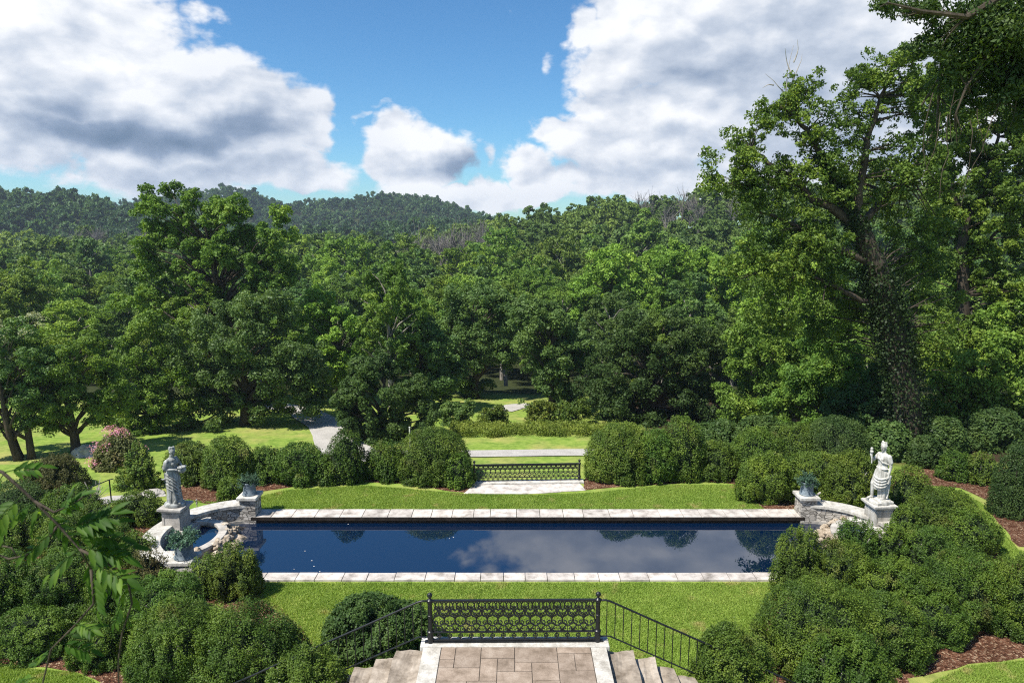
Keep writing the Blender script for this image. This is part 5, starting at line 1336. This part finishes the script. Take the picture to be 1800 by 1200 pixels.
skeleton_tree('leaning_tree', 'huge old tree with an ivy-clad leaning trunk and long bare limbs, right of the pool', 1605, 27,
   [([(1608, 830), (1600, 740), (1585, 650), (1565, 560), (1545, 480), (1515, 410), (1500, 385)], .55, .30),
    ([(1515, 410), (1470, 370), (1430, 350), (1400, 320), (1350, 285), (1320, 262)], .20, .05),
    ([(1500, 385), (1470, 330), (1440, 270), (1410, 220), (1375, 185)], .20, .04),
    ([(1500, 390), (1515, 310), (1530, 230), (1550, 170), (1570, 120)], .18, .03),
    ([(1545, 470), (1480, 440), (1430, 410), (1380, 390), (1330, 370)], .16, .04),
    ([(1560, 540), (1500, 520), (1440, 490), (1390, 480)], .12, .03),
    ([(1510, 400, 0), (1560, 340, 1), (1610, 290, 2), (1640, 230, 2)], .16, .04),
    ([(1400, 320), (1370, 330), (1330, 330), (1290, 318)], .06, .02)],
   [(1375, 205, 55, 40, 26), (1405, 160, 40, 34, 14), (1425, 240, 40, 60, 22), (1310, 250, 48, 40, 20), (1290, 310, 70, 42, 26), (1345, 340, 70, 50, 30), (1400, 300, 50, 50, 20), (1450, 330, 55, 50, 24), (1480, 270, 50, 60, 24), (1500, 190, 45, 55, 20), (1540, 140, 60, 40, 26), (1590, 180, 50, 50, 22),
    (1520, 320, 60, 60, 30, 2.2), (1590, 290, 60, 80, 34), (1430, 420, 70, 55, 30), (1370, 420, 70, 60, 30), (1490, 470, 80, 60, 30, 2.2), (1400, 510, 90, 60, 34), (1320, 470, 50, 60, 20), (1470, 560, 90, 60, 34, 2.2), (1600, 400, 70, 70, 34, 2.2), (1620, 500, 70, 70, 30, 2.2), (1650, 600, 60, 80, 26), (1610, 110, 50, 50, 18), (1640, 190, 50, 60, 20), (1650, 300, 50, 70, 22), (1360, 570, 60, 50, 16)],
   'bigtree', .115, 96000, 31, ivy=[([(1600, 770), (1585, 650), (1560, 550), (1545, 480)], .60, 9000), ([(1545, 480), (1510, 405), (1500, 385)], .34, 2500), ([(1500, 385), (1470, 330), (1440, 270)], .24, 1800)])
skeleton_tree('broadleaf_tree', 'second tall tree behind the leaning one, at the right edge', 1700, 34.5,
   [([(1705, 800), (1700, 640), (1692, 520), (1690, 440), (1700, 380)], .36, .22), ([(1700, 400), (1670, 330), (1650, 270), (1640, 190)], .16, .04), ([(1700, 390), (1730, 330), (1750, 260), (1760, 180)], .16, .04), ([(1692, 460), (1740, 420), (1790, 380)], .12, .04)],
   [(1650, 160, 60, 50, 22), (1720, 150, 70, 60, 30), (1780, 200, 70, 80, 30), (1660, 240, 60, 60, 26), (1730, 260, 70, 60, 30), (1790, 320, 70, 80, 30), (1700, 350, 80, 60, 34), (1760, 420, 90, 70, 36), (1680, 450, 70, 70, 26), (1740, 520, 90, 70, 34), (1800, 560, 80, 100, 30), (1850, 300, 60, 120, 22), (1700, 600, 60, 60, 20)],
   'bigtree', .15, 95000, 32, bark=BARK)
# dead twigs at the top of the leaning tree
r = np.random.default_rng(8); m = MB(); b = at(1385, 190, 27)
for (x0, y0, x1, y1) in [(1385, 190, 1395, 80), (1390, 150, 1410, 95), (1388, 170, 1345, 130), (1392, 130, 1380, 85), (1395, 110, 1402, 70), (1360, 150, 1340, 155)]:
    limb(m, at(x0, y0, 27) - b, at(x1, y1, 27) - b, .03, .006, r, .03, 5, 4)
tw = m.build('dead_twigs', BARKG, [o for o in COL.objects if o.name == 'leaning_tree'][0]); tw.location = b - [o for o in COL.objects if o.name == 'leaning_tree'][0].location

# overhanging boughs of a tree that stands just outside the frame, top right
r = np.random.default_rng(33)
D = 11; b = Vector((13.5, 9.5, 0)); root = empty('overhanging_tree', b, 'dark-leaved bough with dangling twigs hanging into the top right corner', 'tree')
m = MB(); tips = []
m.tube([(0, 0, -.2), (-.1, .1, 4), (-.2, .3, 8), (-.4, .6, 12)], [.5, .42, .36, .28], 12)
boughs = [[(2300, 20), (2100, -60), (1900, -60), (1780, -20), (1700, 30), (1620, 20), (1560, 5)], [(1900, -60), (1800, 20), (1740, 90), (1700, 150), (1680, 200)], [(1780, -20), (1740, 60), (1770, 130), (1760, 180)], [(2100, -60), (1920, 60), (1830, 150), (1800, 220)], [(1700, 30), (1650, 60), (1655, 110), (1650, 170), (1646, 230)], [(1740, 90), (1690, 110), (1650, 140), (1620, 185)]]
for q, bo in enumerate(boughs):
    P = [at(x, y, D + q * .25) - b for x, y in bo]; m.tube([(-.3, .5, 9.5)] + P if q == 0 else P, ([.2] if q == 0 else []) + list(np.linspace(.11 if q == 0 else .05, .012, len(P))), 6); tips += P
C = []
for (x, y, rx, ry, n, rr) in [(1720, 80, 70, 70, 30, .34), (1780, 60, 60, 80, 30, .34), (1700, 170, 40, 50, 11, .22), (1760, 150, 40, 50, 14, .26), (1630, 20, 60, 26, 12, .22), (1560, 12, 36, 16, 7, .18), (1640, 70, 40, 40, 10, .2), (1820, 150, 50, 100, 22, .32), (1690, 240, 24, 40, 4, .14), (1900, 0, 80, 100, 26, .4)]:
    e = E_px([(x, y, rx, ry)], D + .5)[0]
    for _ in range(n):
        d = rand_dirs(1, r)[0] * r.uniform(.2, 1); C.append((e[0] + d[0] * e[3] - b.x, e[1] + d[1] * e[3] * 1.2 - b.y, e[2] + d[2] * e[5] - b.z, rr * r.uniform(.6, 1.2)))
C = np.array(C); V, t = clump_leaves(C, 34000, .075, r, cull=False, inner=.5, jitter=1.0, aspect=2.1, droop=1.0, bottom=1.0); link('crown', leaf_mesh('crown', V, t, LM['dark']), root)
for c in C:
    if r.random() < .7: limb(m, min(tips, key=lambda q: (q - Vector(c[:3])).length), c[:3], .014, .004, r, -.05, 4, 4)
for k in range(12):   # dangling vine stems
    p0 = at(1640 + k * 13, r.uniform(80, 220), D + .3) - b; p1 = p0 + Vector((r.normal() * .25, 0, -r.uniform(.6, 1.6))); limb(m, p0, p1, .009, .004, r, .02, 6, 4)
m.build('bough', BARK, root)

# climbing vine close to the camera on the left
def vine():
    r = np.random.default_rng(21)
    base = Vector((-3.6, 3.4, 0)); root = empty('climbing_vine', base, 'climbing vine with long bright leaflets and curling tendrils close by on the left', 'vine')
    m = MB(); D = 3.4
    def P(x, y, d=0): return at(x, y, D + d) - base
    stems = [[(-260, 1300), (-200, 1000), (-90, 800), (5, 830), (60, 880), (100, 920), (140, 965), (160, 1000)], [(160, 1000), (165, 1060), (130, 1100), (90, 1140), (75, 1200), (70, 1290)], [(140, 965), (190, 990), (225, 1020), (232, 1060), (215, 1110), (208, 1160), (210, 1290)],
             [(100, 925), (80, 955), (50, 975), (15, 982), (-8, 972), (0, 958), (20, 962), (30, 978)], [(60, 880), (95, 900), (130, 885), (150, 870)]]
    m.tube([(0, 0, -.1), (-.05, 0, 3), P(-260, 1300)], [.035, .03, .02], 6)
    for s in stems:
        A = [P(*p) for p in s]; m.tube(A, list(np.linspace(.013 if s is stems[0] else .007, .0035, len(A))), 6)
    m.build('stem', BARK, root, smooth=True)
    leaves = []
    def leaflet(mb, p, d, nrm, L_):
        d = d.normalized(); nrm = (nrm - d * nrm.dot(d)).normalized(); s = d.cross(nrm); V = []
        prof = [(0, .05), (.15, .30), (.35, .42), (.6, .36), (.82, .18), (1, .01)]
        for t, w in prof:
            c = p + d * (L_ * t) - nrm * (L_ * .22 * t * t); wv = .5 * L_ * w * .78
            V += [c - s * wv + nrm * wv * .35, c, c + s * wv + nrm * wv * .35]
        F_ = []
        for i in range(len(prof) - 1):
            a = i * 3; F_ += [(a, a + 1, a + 4, a + 3), (a + 1, a + 2, a + 5, a + 4)]
        mb.add([tuple(v) for v in V], F_, r.random())
    def compound(x, y, dxp, dyp, L_=.30, n=5, dd=0):
        mb = MB(); p0 = P(x, y, dd); p1 = P(x + dxp, y + dyp, dd + r.uniform(-.12, .12)); ax = (p1 - p0); L_ *= .72; ax = ax.normalized() * L_
        nrm = Vector((r.normal() * .3, -.5, 1)).normalized(); side = ax.cross(nrm).normalized()
        mb.tube([p0, p0 + ax * .5 + Vector((0, 0, .01)), p0 + ax - Vector((0, 0, .02))], [.003, .0025, .002], 4)
        for k in range(n):
            t = .25 + .7 * k / n; b = p0 + ax * t - Vector((0, 0, .02 * t * t))
            for sg in (-1, 1): leaflet(mb, b, ax.normalized() * .75 + side * sg * .9 + Vector((0, 0, r.normal() * .15)), nrm + Vector(r.normal(size=3)) * .2, L_ * r.uniform(.34, .48))
        leaflet(mb, p0 + ax, ax.normalized() + Vector((0, 0, -.2)), nrm, L_ * .5)
        mb.build('leaf', LM['vine'], root, smooth=True)
    for a in [(8, 830, 60, -10, .22), (5, 835, -30, 60, .2), (60, 885, -60, 40, .26), (70, 885, -20, 60, .26), (95, 905, 70, -50, .26), (110, 905, 20, -60, .22), (118, 930, 80, -30, .34), (120, 935, 90, 10, .34), (100, 930, -50, 40, .28), (140, 960, 80, 20, .32), (140, 965, -70, 60, .28), (150, 980, 40, 80, .34),
              (160, 990, 70, 30, .32), (165, 1000, 10, 90, .32), (175, 995, 60, 60, .32), (110, 1120, 30, -10, .22), (100, 1130, 50, 10, .24), (85, 1150, -30, 10, .2), (130, 1095, 30, 10, .2), (220, 1070, 14, 40, .16), (215, 1060, -16, 40, .16), (70, 1170, -20, -20, .16), (62, 1190, -30, 10, .18), (20, 900, -30, 60, .28), (40, 870, -40, 40, .28), (145, 950, 50, -50, .3), (80, 900, 60, 60, .28), (130, 940, 90, -30, .3), (150, 970, 90, -10, .3)]:
        compound(*a)
vine()

# ------------------------------------------------------------------ woodland
def forest_proto(seed, rad, hgt, n, leaf, nc, trunk=True, flat=1.0):
    r = np.random.default_rng(seed); lobes = [(0, 0, hgt * .62, rad * .62, rad * .62, hgt * .38)]
    for k in range(5):
        a = k * 1.26 + r.uniform(-.4, .4); q = r.uniform(.35, .6) * rad
        lobes.append((q * math.cos(a), q * math.sin(a), hgt * r.uniform(.45, .72), rad * r.uniform(.38, .52), rad * r.uniform(.38, .52), hgt * r.uniform(.2, .28)))
    C = ell_clumps(lobes, nc, (rad * .15, rad * .28), r, .4)
    V, t = clump_leaves(sprays(C, 6, r), n, leaf, r, inner=.15, cull=False, clump_tone=.35)
    nq = len(V) // 4; F_ = np.arange(nq * 4).reshape(-1, 4); mi = np.zeros(nq, int)
    if trunk:
        mb = MB(); mb.tube([(0, 0, -1), (.1, .1, hgt * .4), (0, 0, hgt * .75)], [.3, .22, .08], 6)
        for c in C[::4]: limb(mb, (0, 0, max(hgt * .25, c[2] - 2.5)), c[:3], .10, .03, r, .08, 3, 4)
        TV = np.concatenate(mb.v); TF = np.array([f for f in mb.f if len(f) == 4]) + len(V)
        V = np.concatenate([V, TV]); F_ = np.concatenate([F_, TF]); t = np.concatenate([t, np.zeros(len(TF))]); mi = np.concatenate([mi, np.ones(len(TF), int)])
    return V, F_, t, mi
def proto_mesh(nm, a, mat): return mesh_np(nm, a[0], a[1], [LM[mat], HILLBARK], a[2], a[3])
protoA = [forest_proto(200 + k, 4.2 + .5 * (k % 3), 11.5 + (k % 4) * .9, 20000, .24, 64) for k in range(5)]
protoB = [forest_proto(230 + k, 4.6 + .4 * (k % 3), 12 + k * .6, 5600, .46, 50) for k in range(4)]
mats = ['forest', 'lime', 'oak', 'tree']
MA = {(k, m_): proto_mesh('forest_tree', protoA[k], m_) for k in range(5) for m_ in mats}
MBB = {(k, m_): proto_mesh('forest_tree', protoB[k], m_) for k in range(4) for m_ in mats}
pts = []; r = np.random.default_rng(77)
y = 50.0
while y < 330:
    st = 7.9 + (y - 50) * .008; half = y * .92 + 8; x = -half
    while x < half:
        pts.append((x + r.uniform(-.4, .4) * st, y + r.uniform(-.4, .4) * st)); x += st
    y += st * .95
def blocked(x, y):
    z = tz(x, y); px = 900 + 1200 * x / (y * CT + (H - z) * ST)
    if y < 55 and (400 < px < 640): return True                                     # the gravel road and its lawn
    if y < 58 and px < 330: return True                                             # left-hand lawn
    if 868 < px < 935 and y < 64: return True                                       # the dark gap
    if 470 < px < 560 and y < 60: return True
    return False
pts = [p for p in pts if not blocked(*p)]
pts.sort(key=lambda p: p[1])
NI = 262
XZ = [(120, 'far left'), (240, 'over the crape myrtles'), (400, 'behind the tallest tree'), (560, 'right of the tallest tree'), (700, 'above the shaggy tree'), (860, 'above the tall oak'),
      (1010, 'above the black gap'), (1160, 'left of the lime crowns'), (1300, 'right of the lime crowns'), (1500, 'behind the leaning tree'), (9999, 'at the right edge')]
YZ = [(66, 'in the front row'), (84, 'in the second row'), (110, 'low in the valley'), (150, 'in the valley middle'), (9999, 'up towards the ridge')]
TONE = {'forest': 'mid-green', 'lime': 'yellow-green', 'oak': 'dull green', 'tree': 'fresh green'}
def zone(px, y, m_):
    a = next(t for q, t in XZ if px < q); b = next(t for q, t in YZ if y < q); side = 'left' if px < 600 else 'middle' if px < 1050 else 'right'
    return '%s tree %s, %s' % (TONE[m_], b, a), 'woodland trees in the ' + side
cnt = 0; rest = []
for (x, y) in pts:
    z = tz(x, y); px = 900 + 1200 * x / (y * CT + (H - z) * ST)
    vis = -80 < px < 1880
    if not vis and y > 90: continue
    if cnt < NI and vis:
        k = r.integers(5); m_ = r.choice(mats, p=[.45, .17, .2, .18]); me_ = MA[(int(k), str(m_))] if y < 105 else MBB[(int(k) % 4, str(m_))]
        s = r.choice([r.uniform(.75, 1.0), r.uniform(1.0, 1.38)]); s = s * .68 if y < 67 else s * .86 if y < 86 else min(s, 1.12) if y < 125 else s
        o = link('woodland_tree', me_, None, (x, y, z - .3)); o.rotation_euler = (0, 0, r.uniform(0, 6.28)); o.scale = (s * r.uniform(.9, 1.1), s * r.uniform(.9, 1.1), s * r.uniform(.85, 1.12))
        lab, grp = zone(px, y, str(m_)); lab = ('tall ' if s > 1.14 else 'small ' if s < .86 else '') + lab; tag(o, lab, 'tree', grp); cnt += 1
    else: rest.append((x, y))
print('individual woodland trees', cnt, 'last y', y)
# the far slopes read as one mass
def far_lod(seed, n, leaf, nc): return forest_proto(seed, 5.4, 13, n, leaf, nc, trunk=False)
lodN = [far_lod(300 + k, 1900, .80, 30) for k in range(4)]; lodF = [far_lod(320 + k, 300, 1.7, 14) for k in range(4)]
ylast = max([p[1] for p in pts[:1]] + [0])
far = list(rest); y = 330.0
while y < 790:
    st = 7.6 + (y - 330) * .004; x = -y * .9
    while x < y * .9: far.append((x + r.uniform(-.45, .45) * st, y + r.uniform(-.45, .45) * st)); x += st
    y += st
def mass(name, P, lods, mat, label, smin=.75, smax=1.25, drop=1.5):
    P = np.array(P); Z_ = terrain(P[:, 0], P[:, 1]); Vs, Ts = [], []
    for i, (x, y) in enumerate(P):
        V, F_, t, mi = lods[r.integers(len(lods))]; a = r.uniform(0, 6.28); s = r.uniform(smin, smax); c, n_ = math.cos(a) * s, math.sin(a) * s
        W_ = np.empty_like(V); W_[:, 0] = V[:, 0] * c - V[:, 1] * n_ + x; W_[:, 1] = V[:, 0] * n_ + V[:, 1] * c + y; W_[:, 2] = V[:, 2] * s * r.uniform(.85, 1.15) + Z_[i] - drop
        Vs.append(W_.astype(np.float32)); Ts.append(np.clip(t * .6 + r.normal() * .34 + .12, 0, 1.3).astype(np.float32))
    V = np.concatenate(Vs); T_ = np.concatenate(Ts)
    o = link(name, leaf_mesh(name, V, T_, LM[mat])); tag(o, label, 'forest', kind='stuff')
def pxof(p): return 900 + 1200 * p[0] / (p[1] * CT + 1)
# leave out slopes hidden behind nearer ridges
Pf = np.array(far); pz = terrain(Pf[:, 0], Pf[:, 1]) + 14
el_ = (pz - H) / Pf[:, 1]; pxs = 900 + 1200 * Pf[:, 0] / (Pf[:, 1] * CT + 1)
keep = np.ones(len(Pf), bool)
for k in (1, 2):
    Dk = RIDGES[k][0]; rz_ = ridge_z(k, pxs) + RIDGES[k][1] - 2; keep &= ~((Pf[:, 1] > Dk + 45) & (el_ < (rz_ - H) / Dk - .004))
Pf = Pf[keep]; pxs = pxs[keep]
nearf = Pf[:, 1] < 300
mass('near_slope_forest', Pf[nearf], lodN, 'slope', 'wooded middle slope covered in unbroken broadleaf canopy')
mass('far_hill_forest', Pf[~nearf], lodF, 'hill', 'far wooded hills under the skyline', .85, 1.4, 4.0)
print('mass', nearf.sum(), (~nearf).sum())
# bare grey trees on the middle ridge
m = MB(); r = np.random.default_rng(5)
def bare_tree_mesh(seed):
    m = MB(); r = np.random.default_rng(seed); h = 13
    m.tube([(0, 0, -1), (.2, 0, h * .5), (.1, .1, h * .9)], [.26, .16, .03], 5)
    for k in range(16):
        z = h * r.uniform(.3, .85); a = r.uniform(0, 6.28); L_ = (h - z) * .7 + 1; p = Vector((math.cos(a) * L_ * .45, math.sin(a) * L_ * .45, z + L_ * .8))
        limb(m, (.1, 0, z), p, .12, .04, r, .05, 3, 4)
        for q in range(4): limb(m, Vector((.1, 0, z)).lerp(p, r.uniform(.3, .9)), p + Vector(r.normal(size=3)) * 1.3 + Vector((0, 0, .8)), .06, .025, r, .03, 2, 3)
    return m.mesh('bare_tree', BARKG)
bare = [bare_tree_mesh(k) for k in range(4)]
BARE = bark_mat('weathered_dead_wood', (.10, .09, .08), (.24, .22, .20))
for b_m in bare: b_m.materials[0] = BARE
groups = [('bare grey tree in the pale leafless patch at the middle of the ridge', 'leafless trees at the middle of the ridge', [(r.uniform(700, 880), r.uniform(165, 205)) for _ in range(20)], .85),
          ('bare grey tree among the green crowns high on the right-hand ridge', 'leafless trees on the right-hand ridge', [(r.uniform(1120, 1330), r.uniform(185, 225)) for _ in range(7)], .8),
          ('bare grey tree in the leafless strip below the dark hill on the far left', 'leafless trees below the dark left hill', [(r.uniform(90, 300), r.uniform(225, 240)) for _ in range(10)], .9)]
for lab, grp, P, s0 in groups:
    for i, (px, y) in enumerate(P):
        x = (px - 900) / 1200 * (y * CT + 1); o = link('bare_tree', bare[i % 4], None, (x, y, tz(x, y))); s = s0 * r.uniform(.85, 1.2); o.scale = (s, s, s * 1.12); o.rotation_euler = (0, 0, r.uniform(0, 6)); tag(o, lab, 'bare tree', grp)
# wild plants along the back of the lower lawn
C = []
for i in range(240):
    px = r.uniform(800, 1110); p = ray_ground(px, r.uniform(757, 768), 36); C.append((p.x, p.y, p.z + r.uniform(.1, .5), r.uniform(.25, .5)))
V, t = clump_leaves(np.array(C), 26000, .10, r, cull=False, bottom=1); o = link('wild_plants', leaf_mesh('wild_plants', V, t, LM['wild'])); tag(o, 'rough strip of bright wild plants along the back of the lower lawn', 'wild plants', kind='stuff')

# understorey on the right, under the big trees
for i, (px, pt_, pb, hw, lab) in enumerate([(1265, 740, 812, 50, 'understorey shrub at the woodland edge, leftmost under the bushy tree'), (1340, 735, 815, 50, 'understorey shrub second from the left under the bushy tree'),
      (1560, 740, 815, 44, 'dark shrub at the left foot of the ivy-clad trunk'), (1655, 735, 806, 44, 'dark shrub at the right foot of the ivy-clad trunk'), (1740, 715, 800, 56, 'dark shrub mass at the right, under the second tall tree'), (1620, 770, 825, 26, 'little low shrub right before the ivy-clad trunk')]):
    bush(px, pt_, pb, hw, lab, 'dark', n=15000, leaf=.11, seed=500 + i, lump=.34, group='understorey shrubs under the big trees')
# thin summer haze
zt_ = 75
m = MB(); m.box((0, 720, (zt_ - 75) / 2), (2640, 1580, zt_ + 75))
vm = bpy.data.materials.new('summer_haze'); vm.use_nodes = True; vn = vm.node_tree.nodes
for n in list(vn): vn.remove(n)
pv = vn.new('ShaderNodeVolumePrincipled'); pv.inputs['Density'].default_value = .00022; pv.inputs['Color'].default_value = (.72, .84, 1, 1); pv.inputs['Anisotropy'].default_value = .2
vo = vn.new('ShaderNodeOutputMaterial'); vm.node_tree.links.new(pv.outputs[0], vo.inputs['Volume'])
tag(m.build('haze', vm), 'thin bluish summer haze over the far hills', 'haze', kind='stuff')
zs_ = [ (o.matrix_world.translation.z) for o in COL.objects]; print('highest origin', max(zs_), 'ground', float(Z.min()), float(Z.max()))
